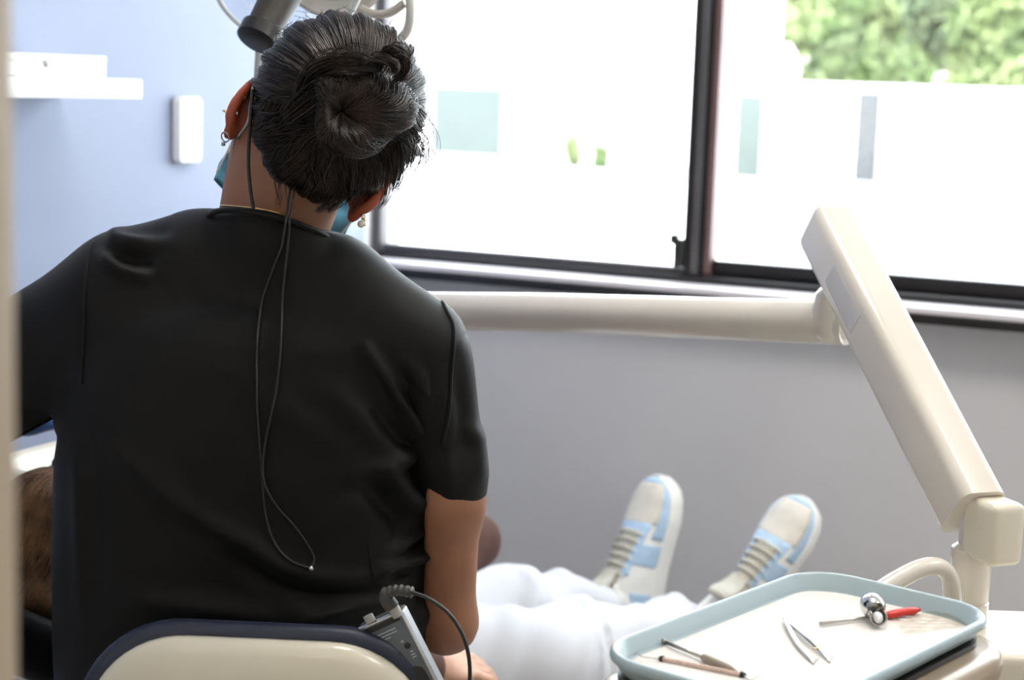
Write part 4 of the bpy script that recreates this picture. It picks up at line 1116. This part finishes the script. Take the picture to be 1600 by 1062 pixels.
# sneakers
def sneaker(heel, T_, N0, ank, k=1.12):
    T_ = unit(T_); Nn = unit(N0-T_*np.dot(N0, T_)); S_ = np.cross(T_, Nn)*k; T_ = T_*k; Nn = Nn*k
    Lh = .272
    Y_ = [0, .008, .03, .07, .12, .165, .20, .235, .258, .272]; Wd = [.004, .021, .033, .0345, .035, .041, .046, .042, .030, .004]
    wd = lambda y: float(np.interp(y, Y_, Wd))
    Hy = [0, .02, .06, .10, .14, .18, .21, .24, .262, .272]; Hh = [.085, .100, .104, .100, .084, .068, .058, .050, .040, .020]
    ht = lambda y: float(np.interp(y, Hy, Hh))
    def pt(y, ph, off=0.0):
        w_, h_ = wd(y)*.95+off, ht(y)-.022+off
        cx_, sn = math.cos(ph), math.sin(ph)
        x = w_*math.copysign(abs(cx_)**.75, cx_); z = .022+h_*abs(sn)**.85
        x *= 1-.28*max(0, (z-.05)/.06)
        return heel+S_*x+T_*(y+(off if y > .26 else 0))+Nn*z
    ys = np.concatenate([np.linspace(.001, .05, 7), np.linspace(.065, .235, 16), np.linspace(.243, .271, 8)])
    def patch(y0, y1, p0, p1, off, nu=14, nv=10):
        V = [pt(y0+(y1-y0)*i/nu if not callable(y1) else 0, p0+(p1-p0)*j/nv, off) for i in range(nu+1) for j in range(nv+1)]
        return V, [(i*(nv+1)+j, i*(nv+1)+j+1, (i+1)*(nv+1)+j+1, (i+1)*(nv+1)+j) for i in range(nu) for j in range(nv)]
    K = 20
    V = [pt(y, math.pi*j/K) for y in ys for j in range(K+1)]
    Fc = [(i*(K+1)+j, i*(K+1)+j+1, (i+1)*(K+1)+j+1, (i+1)*(K+1)+j) for i in range(len(ys)-1) for j in range(K)]
    root = obj('shoe', (V, Fc), M['shoewhite'], pat)
    # sole: thick white cup sole
    ring = [(wd(y), y) for y in np.linspace(.0, .272, 30)]+[(-wd(y), y) for y in np.linspace(.272, .0, 30)]
    lv = [(.96, 0), (1.0, .004), (1.03, .012), (1.04, .022), (1.0, .031), (.93, .032)]
    SV, SF = [], []
    cy = .136
    for sc, z in lv:
        for x, y in ring: SV.append(heel+S_*x*sc*1.02+T_*(cy+(y-cy)*(sc*.02+.99)+0)+Nn*z)
    Rn = len(ring)
    for i in range(len(lv)-1):
        for j in range(Rn): SF.append((i*Rn+j, i*Rn+(j+1) % Rn, (i+1)*Rn+(j+1) % Rn, (i+1)*Rn+j))
    SF.append(tuple(range(Rn-1, -1, -1))); SF.append(tuple((len(lv)-1)*Rn+j for j in range(Rn)))
    obj('sole', (SV, SF), M['shoewhite'], root, angle=50)
    def add(name, m_, *patches):
        o = obj(name, merge(*patches), M[m_], root)
        so = o.modifiers.new('thick', 'SOLIDIFY'); so.thickness = .0014; so.offset = 1
    add('toe_box', 'shoecream', patch(.188, .258, .62, math.pi-.62, .0008))
    add('mudguard', 'shoeblue', patch(.165, .2715, .02, .60, .0012), patch(.165, .2715, math.pi-.60, math.pi-.02, .0012), patch(.259, .2715, .60, math.pi-.60, .0012))
    add('eyestay', 'shoeblue', patch(.10, .190, .80, 1.16, .0016), patch(.10, .190, math.pi-1.16, math.pi-.80, .0016), patch(.176, .190, 1.16, math.pi-1.16, .0016))
    add('heel_panel', 'shoeblue', patch(.02, .075, .05, .62, .0012)); add('heel_panel', 'shoeblue', patch(.02, .075, math.pi-.62, math.pi-.05, .0012))
    add('side_stripe', 'shoeblue', patch(.12, .155, .10, .80, .0010)); add('side_stripe', 'shoeblue', patch(.12, .155, math.pi-.80, math.pi-.10, .0010))
    add('tongue', 'tongue', patch(.055, .176, 1.12, math.pi-1.12, .0024))
    for k in range(6):
        y = .100+.014*k
        obj('lace', tube(spline([pt(y, .95, .004), pt(y+.004, 1.25, .0065), pt(y+.006, math.pi/2, .0075), pt(y+.004, math.pi-1.25, .0065), pt(y, math.pi-.95, .004)], 5), .0032, 6, flat=.55), M['lace'], root)
    obj('collar', tube(spline([pt(.004, .9, .003), pt(.03, .95, .004), pt(.085, 1.15, .004)], 4), .006, 8), M['shoewhite'], root)
    obj('tongue_tip', tube(spline([pt(.105, math.pi/2, .003), pt(.085, math.pi/2, .012), pt(.07, math.pi/2, .034), pt(.062, math.pi/2, .046)], 5), [.016, .022, .024, .018], 12, flat=.35, up=T_), M['tongue'], root)
    # ankle and sock, running up into the trouser leg
    a0 = heel+T_*.055+Nn*.055
    obj('sock', tube(spline([a0, a0+Nn*.05, ank], 5), [.034, .028, .034], 14), M['shoewhite'], root)
sneaker(at(1002, 1000, 3.19), P2(.14, .25, .95), P2(-.74, -.66, .12), an2_l, 1.16)
sneaker(at(1140, 1010, 3.04), P2(.46, .20, .85), P2(-.52, -.80, .30), an2_r)
# dark protective glasses on the patient
pg = thing('protective_glasses', 'patient\'s dark protective glasses, half hidden behind the clinician\'s side', 'glasses')
for s_ in (-1, 1):
    ring = [PH+sd2*(.034*s_+.030*math.cos(q))+crown*(.008+.022*math.sin(q))+pfc*(.108-.016*abs(math.cos(q))) for q in np.linspace(0, 2*math.pi, 20, endpoint=False)]
    obj('rim', tube(ring, .003, 6, closed=True), M['darkplastic'], pg)
    obj('lens', ([np.mean(ring, axis=0)+pfc*.006]+ring, [(0, i+1, (i+1) % 20+1) for i in range(20)]), M['lens'], pg)
    obj('temple', tube(spline([PH+sd2*.066*s_+crown*.014+pfc*.092, PH+sd2*.088*s_+crown*.012+pfc*.03, PH+sd2*.095*s_-crown*.004-pfc*.01], 5), .003, 6), M['darkplastic'], pg)

# ================================================================== DENTAL CHAIR
dc = thing('dental_chair', 'black padded dental chair that the patient reclines on', 'dental chair')
def slab(name, c, L, w, th, ex_, parent, m_='blackvinyl', r=.07):
    ex_ = unit(ex_); ez_ = unit(zax-ex_*ex_[2]); ey_ = np.cross(ez_, ex_)
    return obj(name, rrloft(L, w, r, [(.02, -th), (.003, -th+.012), (0, -th*.5), (.004, -.010), (.022, 0)], 8, Mx=frame(c, ex_, ey_, ez_)), M[m_], parent, angle=60)
bdir = unit(hipc-shc)
slab('headrest', PH-pfc*.104+crown*.03, .26, .25, .07, -crown+zax*.1, dc)
slab('backrest', (shc+hipc)/2-unit(zax-bdir*bdir[2])*.150+P2(0, 0, 0), .66, .40, .07, bdir, dc)
ldir = unit((an2_l+an2_r)/2-hipc)
slab('seat', hipc+ldir*.20-zax*.150, .50, .42, .08, ldir*P2(1, 1, .3), dc)
slab('leg_rest', hipc*.35+(an2_l+an2_r)/2*.65-zax*.150+ldir*.10, .60, .40, .07, ldir, dc)
obj('seat_frame', box((-.35, -.12, -.09), (.35, .12, 0), .02, 3, frame(hipc+ldir*.12-zax*.245, unit(ldir*P2(1, 1, 0)), np.cross(zax, unit(ldir*P2(1, 1, 0))), zax)), M['cream'], dc, angle=40)
cb_ = hipc+ldir*.15
obj('column', rrloft(.22, .16, .05, [(.0, .03), (0, max(.1, cb_[2]-.32))], 8, Mx=Matrix.Translation(Vector((cb_[0], cb_[1], 0)))), M['cream'], dc, angle=40)
obj('base_plate', rrloft(.75, .42, .15, [(0, .001), (0, .02), (.02, .035)], 10, Mx=frame((cb_[0], cb_[1], 0), unit(ldir*P2(1, 1, 0)), np.cross(zax, unit(ldir*P2(1, 1, 0))), zax)), M['greyplastic'], dc, angle=40)

# ================================================================== CUSPIDOR UNIT
cu = thing('cuspidor_unit', 'cream cuspidor unit with a rounded rim beside the patient\'s head', 'dental unit')
cc = at(75, 722, 2.50); cc2 = P2(cc[0], cc[1], 0)
obj('rim', rrloft(.30, .26, .10, [(.035, -.024), (.006, -.020), (0, -.008), (0, .008), (.006, .018), (.018, .022), (.034, .016), (.05, -.008)], 10, cap1=True, Mx=frame(cc+u*.09, n, -u, zax)), M['cream'], cu)
obj('tower', rrloft(.24, .20, .07, [(.0, .001), (0, .05), (.01, cc[2]-.024)], 8, Mx=frame(cc2+u*.09, n, -u, zax)), M['armgrey'], cu, angle=40)
obj('spout', tube(spline([cc+u*.13+n*.05+zax*.01, cc+u*.13+n*.05+zax*.12, cc+u*.10+n*.02+zax*.14, cc+u*.08+n*.0+zax*.11], 6), .007, 10), M['steel'], cu)

# ================================================================== DELIVERY ARM WITH TRAY HOLDER
da = thing('delivery_arm', 'cream jointed dental delivery arm carrying the tray holder in front of the window', 'dental arm')
def beam(p0, p1, w, h, r, prof, seg=6):
    p0, p1 = np.asarray(p0), np.asarray(p1); az_ = unit(p1-p0); ex_ = unit(np.cross(az_, zax)); ey_ = np.cross(ex_, az_)*1.0
    return rrloft(w, h, r, prof, seg, Mx=frame(p0, ex_, ey_, az_))
A0, A1 = at(1300, 372, 2.12), at(1520, 800, 1.81)
LA = float(np.linalg.norm(A1-A0))
ba = obj('balance_arm', beam(A0, A1, .056, .070, .014, [(.008, -.030), (.003, -.026), (.0, -.018), (0, LA*.4), (0, LA-.02), (.0, LA)], 6), M['armcream'], da, angle=55)
obj('arm_insert', beam(A0+unit(A1-A0)*.06, A0+unit(A1-A0)*.4, .0568, .040, .006, [(0, 0), (0, .085)], 4), M['armgrey'], ba, angle=40)
kc = at(1541, 823, 1.80)
axh = unit((A1-A0)*P2(1, 1, 0)); exh = np.cross(axh, zax)
obj('end_cap', box((-.0215, -.040, -.034), (.0215, .016, .034), .011, 4, frame(kc, exh, axh*-1, zax)), M['cream'], ba, angle=60)
obj('screw', lathe([(.0001, .004), (.004, .003), (.004, -.004)], 12, frame(at(1485, 812, 1.83), (0, 0, 1), (0, 1, 0), (-1, 0, 0))), M['steeldark'], ba)
pt_ = at(1518, 866, 1.815); px_, py_ = pt_[0], pt_[1]
ztop_ = pt_[2]
post = obj('post', lathe([(.0001, ztop_+.012), (.016, ztop_+.012), (.0215, ztop_+.008), (.0225, ztop_), (.0225, ztop_-.006), (.0216, ztop_-.008), (.0216, ztop_-.048), (.0205, ztop_-.049), (.0205, ztop_-.051), (.0222, ztop_-.052), (.0222, .70), (.0001, .70)], 32,
              Matrix.Translation(Vector((px_, py_, 0)))), M['armcream'], da, angle=35)
obj('neck', tube([P2(px_, py_, ztop_+.005), P2(px_, py_, ztop_+.05)], .015, 20), M['armgrey'], da, angle=40)
# long horizontal arm and the column it swings from
col_p = P2(-.40, 3.02, 0)
h0, h1 = at(560, 478, 2.70), at(1285, 503, 2.165)
hz = spline([P2(col_p[0], col_p[1], h0[2]+.004), h0, (h0+h1)/2, h1, at(1303, 504, 2.155)], 8)
obj('swing_arm', tube(hz, [.030]*10+[.028]*30+[.0265, .022], 24), M['armcream'], da, angle=60)
obj('elbow', lathe([(.0001, -.030), (.014, -.028), (.023, -.020), (.0265, -.006), (.0265, .012), (.024, .030), (.018, .038), (.0001, .040)], 24, Matrix.Translation(Vector(at(1301, 498, 2.15)))), M['armcream'], da)
obj('knuckle', tube([at(1301, 466, 2.15), at(1301, 405, 2.13)], .013, 18), M['greyplastic'], da, angle=40)
obj('column', lathe([(.05, .02), (.045, .05), (.04, .06), (.04, h0[2]-.05), (.046, h0[2]-.045), (.046, h0[2]+.045), (.04, h0[2]+.05), (.0001, h0[2]+.052)], 28, Matrix.Translation(Vector(col_p))), M['armcream'], da, angle=40)
obj('floor_plate', lathe([(.0001, .021), (.11, .021), (.12, .015), (.12, .001), (.0001, .001)], 28, Matrix.Translation(Vector(col_p))), M['greyplastic'], da, angle=40)
# console body to the right, below the tray
zc_ = .775
c0, c1 = atz(1520, 1023, zc_), atz(1520, 970, zc_)
obj('console', box((.36, c0[1], .56), (1.02, c1[1]+.05, zc_), .010, 3), M['cream'], da, angle=50)
obj('grab_handle', tube(spline([at(1372, 925, 1.70), at(1400, 907, 1.71), at(1438, 888, 1.72), at(1466, 885, 1.725), at(1483, 900, 1.73), at(1488, 935, 1.735), at(1489, 975, 1.74)], 6), .0115, 14, flat=.8), M['armcream'], da)

te1, te2 = P2(math.cos(RAD(50.5)), math.sin(RAD(50.5)), 0), P2(math.sin(RAD(50.5)), -math.cos(RAD(50.5)), 0)
TC = te1*1.331+te2*(-.743)
TLn, TWd, TZ = .380, .212, .842
def tM(z, d1=0, d2=0): return frame(TC+te1*d1+te2*d2+zax*z, te1, -te2, zax)
hol = obj('tray_holder', rrloft(TLn+.020, TWd+.022, .062, [(.03, -.040), (.010, -.036), (.002, -.026), (0, -.016), (.002, -.006), (.007, -.001), (.016, 0)], 12, Mx=tM(TZ-.007, -.004, .008)), M['bronzeplastic'], da, angle=60)
obj('gap_shade', rrloft(TLn-.014, TWd-.014, .05, [(0, 0), (0, .0045)], 10, Mx=tM(TZ-.006)), M['darkplastic'], hol, angle=40)  # dark slab standing in for the shade in the gap below the tray
obj('bracket', tube(spline([P2(px_, py_, .735), P2(px_-.05, py_-.05, .76), TC+te1*.02+zax*.792], 6), .018, 12), M['armcream'], da)

tr_ = tag(obj('instrument_tray', rrloft(TLn, TWd, .055, [(.013, 0), (.009, .0025), (.0045, .010), (.0035, .0125), (.0004, .013), (0, .0150), (.0004, .0175), (.002, .0198), (.0035, .0208), (.0055, .0208), (.0075, .0195), (.0115, .006), (.0145, .0028), (.019, .0022)], 14, Mx=tM(TZ)), M['trayblue'], angle=60),
          'pale blue rounded dental tray holding steel instruments', 'tray')
# paper liner, a little wavy
rings = [(.0155, .004), (.019, .0034), (.03, .0030), (.05, .0030), (.075, .0030), (.095, .0030)]
PVv, PFf = [], []
for k, (ins, z) in enumerate(rings):
    for j, (x, y) in enumerate(rrect(TLn-2*ins, TWd-2*ins, max(.004, .055-ins), 10)):
        wv = .0012*(1+math.sin(x*38+1)*math.cos(y*45)) if k < 3 else .0003
        PVv.append((x, y, z+wv))
Kr = 44
for k in range(len(rings)-1):
    for j in range(Kr): PFf.append((k*Kr+j, k*Kr+(j+1) % Kr, (k+1)*Kr+(j+1) % Kr, (k+1)*Kr+j))
PFf.append(tuple((len(rings)-1)*Kr+j for j in range(Kr)))
pap = tag(obj('paper_liner', xf((PVv, PFf), tM(TZ)), M['paper']), 'white paper liner covering the floor of the blue tray', 'paper')
pap.modifiers.new('thick', 'SOLIDIFY').thickness = .0004

IZ = TZ+.0052
def ti(x, y, dz=0.): return atz(x, y, IZ+dz)
tw = thing('tweezers', 'steel tweezers with bent tips lying open on the tray paper', 'tweezers')
obj('arm', tube(spline([ti(1225, 966, .002), ti(1232, 978, .002), ti(1246, 1004, .001), ti(1262, 1025, .0), ti(1271, 1036, -.001)], 6), [.0016, .0032, .0030, .0022, .0009], 8, flat=.6), M['steel'], tw)
obj('arm', tube(spline([ti(1225, 966, .002), ti(1238, 976, .003), ti(1262, 997, .003), ti(1281, 1016, .001), ti(1296, 1034, -.001)], 6), [.0016, .0032, .0030, .0022, .0009], 8, flat=.6), M['steel'], tw)
obj('tip', tube(spline([ti(1271, 1036, -.001), ti(1275, 1032, .001), ti(1279, 1028, .006)], 3), [.0009, .0004], 6), M['steel'], tw)
obj('tip', tube(spline([ti(1296, 1034, -.001), ti(1299, 1029, .001), ti(1301, 1024, .006)], 3), [.0009, .0004], 6), M['steel'], tw)
obj('guide_pin', tube([ti(1270, 1013, .003), ti(1279, 1012, .003)], .0007, 6), M['gold'], tw)

sc_ = thing('scaler', 'satin steel scaler with a thick taupe handle near the tray\'s left rim', 'dental instrument')
obj('shank', tube([ti(1038, 1002, .002), ti(1100, 1027, .002)], [.0017, .0020], 10), M['steeldark'], sc_)
obj('handle', tube(spline([ti(1098, 1026, .002), ti(1104, 1029, .002), ti(1138, 1044, .0015), ti(1152, 1050, .001)], 4), [.0026, .0042, .0040, .0012], 12), mat('taupe_handle', (.30, .25, .20), .4, var=.05), sc_)
obj('end_ferrule', tube([ti(1036, 1001, .002), ti(1041, 1003, .002)], .0024, 10), M['steeldark'], sc_)
pb_ = thing('probe', 'slim double-ended probe with a pinkish knurled handle along the tray\'s near rim', 'dental instrument')
p0, p1 = ti(1034, 1029), ti(1160, 1054)
obj('handle', tube([p0+(p1-p0)*k/60 for k in range(61)], [.0020+.0004*(k % 2) for k in range(61)], 10), mat('pink_handle', (.62, .45, .38), .4, var=.15, vscale=300), pb_)
obj('collar', tube([p0+(p1-p0)*-.03, p0+(p1-p0)*.02], [.0022, .0034], 10), M['darkplastic'], pb_)
obj('collar', tube([p1+(p1-p0)*-.02, p1+(p1-p0)*.04], [.0034, .0020], 10), M['darkplastic'], pb_)
obj('tip', tube(spline([p0, ti(1003, 1025, .003), ti(997, 1019, .006), ti(990, 1023, .001)], 4), [.0008, .0004], 6), M['steeldark'], pb_)
obj('tip', tube(spline([p1, ti(1172, 1062, .002), ti(1182, 1058, .004), ti(1190, 1052, .006)], 4), [.0008, .0004], 6), M['steeldark'], pb_)
rd = thing('red_handled_instrument', 'slim steel instrument with a short flat red handle', 'dental instrument')
obj('shank', tube([ti(1281, 974, .001), ti(1392, 960, .001)], [.0019, .0016], 8), mat('pale_shank', (.6, .58, .55), .3, metal=.6, var=.03), rd)
obj('handle', tube(spline([ti(1384, 961, .002), ti(1398, 958, .003), ti(1424, 954, .003), ti(1436, 952, .003)], 4), [.0042, .0052, .0050, .0026], 12, flat=.75), M['red'], rd)
cu2 = thing('steel_cup', 'polished flared steel cup with an open trough resting on the tray paper', 'dental instrument')
ca_ = unit((ti(1382, 990)-ti(1360, 957))*P2(1, 1, 0)); cxx = np.cross(zax, ca_)
cbase = ti(1361, 963)*P2(1, 1, 0)+zax*(IZ+.0118)
cM_ = frame(cbase, cxx, zax, ca_)
obj('cup', lathe([(.0001, -.006), (.0095, -.006), (.0112, -.003), (.0118, .002), (.0118, .008), (.0105, .013), (.0085, .017), (.0078, .018), (.0070, .017), (.0060, .008), (.0001, .008)], 28, cM_), M['steel'], cu2, angle=50)
trg = obj('trough', lathe([(.0076, .016), (.0078, .026), (.0082, .034)], 20, cM_ @ Matrix.Translation((0, -.002, 0)), RAD(150), RAD(390)), M['steeldark'], cu2)
trg.modifiers.new('thick', 'SOLIDIFY').thickness = .001
obj('cotton_tip', lathe([(.0001, .022), (.0045, .023), (.0052, .028), (.0040, .033), (.0001, .035)], 14, cM_ @ Matrix.Translation((0, -.004, 0))), M['white'], cu2)
# clear crinkled sachet
sa = [ti(1396, 964), ti(1478, 956), ti(1512, 976), ti(1412, 989)]
SVv = []
for i in range(9):
    for j in range(9):
        a, b = i/8, j/8
        p = sa[0]*(1-a)*(1-b)+sa[1]*a*(1-b)+sa[2]*a*b+sa[3]*(1-a)*b
        SVv.append(p+zax*(.0012+.0016*abs(math.sin(7*a+5*b))*math.sin(3*b+1)))
sach = tag(obj('plastic_sachet', (SVv, [(i*9+j, i*9+j+1, (i+1)*9+j+1, (i+1)*9+j) for i in range(8) for j in range(8)]), M['plastic_film'], smooth=False),
           'empty clear plastic sachet lying by the red handle', 'sachet')
sach.modifiers.new('thick', 'SOLIDIFY').thickness = .0003

# ================================================================== OPERATING LAMP
lm = thing('dental_lamp', 'dental operating lamp with clear shield and dark handle above the clinician', 'lamp')
lc = at(448, -48, 2.32)
fd = unit(P2(.05, -.92, -.35)); lex = unit(np.cross(zax, fd)); ley = np.cross(fd, lex)
LM = frame(lc, lex, ley, fd)
obj('shield', lathe([(.0001, .030), (.05, .026), (.085, .012), (.1005, .0)], 40, LM), M['clear'], lm)
obj('shield_rim', tube([lc+lex*.101*math.cos(q)+ley*.101*math.sin(q) for q in np.linspace(0, 2*math.pi, 48, endpoint=False)], .0035, 8, closed=True), mat('frosted_rim', (.78, .82, .84), .25, var=.02), lm)
obj('housing', lathe([(.040, -.10), (.06, -.09), (.075, -.06), (.078, -.03), (.072, -.028), (.06, -.05), (.0001, -.06)], 36, frame(at(520, -48, 2.33), lex, ley, fd)), M['armcream'], lm, angle=50)
obj('head_bar', tube(spline([at(440, -48, 2.25), at(470, -52, 2.27), at(545, -52, 2.27), at(604, -46, 2.245)], 6), .013, 14), M['armcream'], lm)
obj('shield_clip', tube([lc+fd*.028, at(462, -50, 2.265)], .008, 10), M['greyplastic'], lm)
obj('yoke', tube(spline([at(520, -50, 2.40), lc+ley*.15-fd*.09+lex*.10, lc+ley*.16-fd*.07+lex*.20], 6), .014, 12), M['armcream'], lm)
g0, g1 = at(458, -42, 2.24), at(408, 52, 2.19)
hn = obj('handle', tube(spline([g0, g0*.6+g1*.4, g1], 6), [.026, .025, .022], 20), M['brownplastic'], lm, angle=50)
g2 = g1+unit(g1-g0)*.02
obj('handle_cap', tube([g1-unit(g1-g0)*.012, g1-unit(g1-g0)*.006, g1+unit(g1-g0)*.012, g1+unit(g1-g0)*.016], [.022, .0275, .0275, .020], 20), M['darkplastic'], hn, angle=40)
obj('support_rod', tube([at(412, -60, 2.36), at(406, 60, 2.36), at(402, 135, 2.36)], .0055, 10), M['armgrey'], lm)
lp_ = spline([at(548, -40, 2.25), at(600, -45, 2.24), at(636, -12, 2.235), at(641, 22, 2.235), at(634, 52, 2.24), at(612, 66, 2.25), at(590, 50, 2.25)], 8)
lo_ = obj('loop_handle', tube(lp_, .0062, 12), mat('pale_grey_enamel', (.62, .62, .58), .3, var=.02), lm)
obj('handle_spoke', tube(spline([at(632, 5, 2.24), at(610, 20, 2.25), at(585, 22, 2.26), at(560, 12, 2.26)], 5), .0058, 10), M['armcream'], lo_)
ct = P2(lc[0]+.06, lc[1]+.08, RH-.02)
obj('ceiling_arm', tube(spline([lc+ley*.16-fd*.07+lex*.20, P2(ct[0]+.25, ct[1]+.1, lc[2]+.45), P2(ct[0], ct[1], lc[2]+.75), ct], 8), .018, 12), M['armcream'], lm)
obj('ceiling_mount', lathe([(.07, -.03), (.08, -.02), (.08, .019), (.0001, .019)], 24, Matrix.Translation(Vector(ct))), M['armcream'], lm, angle=40)
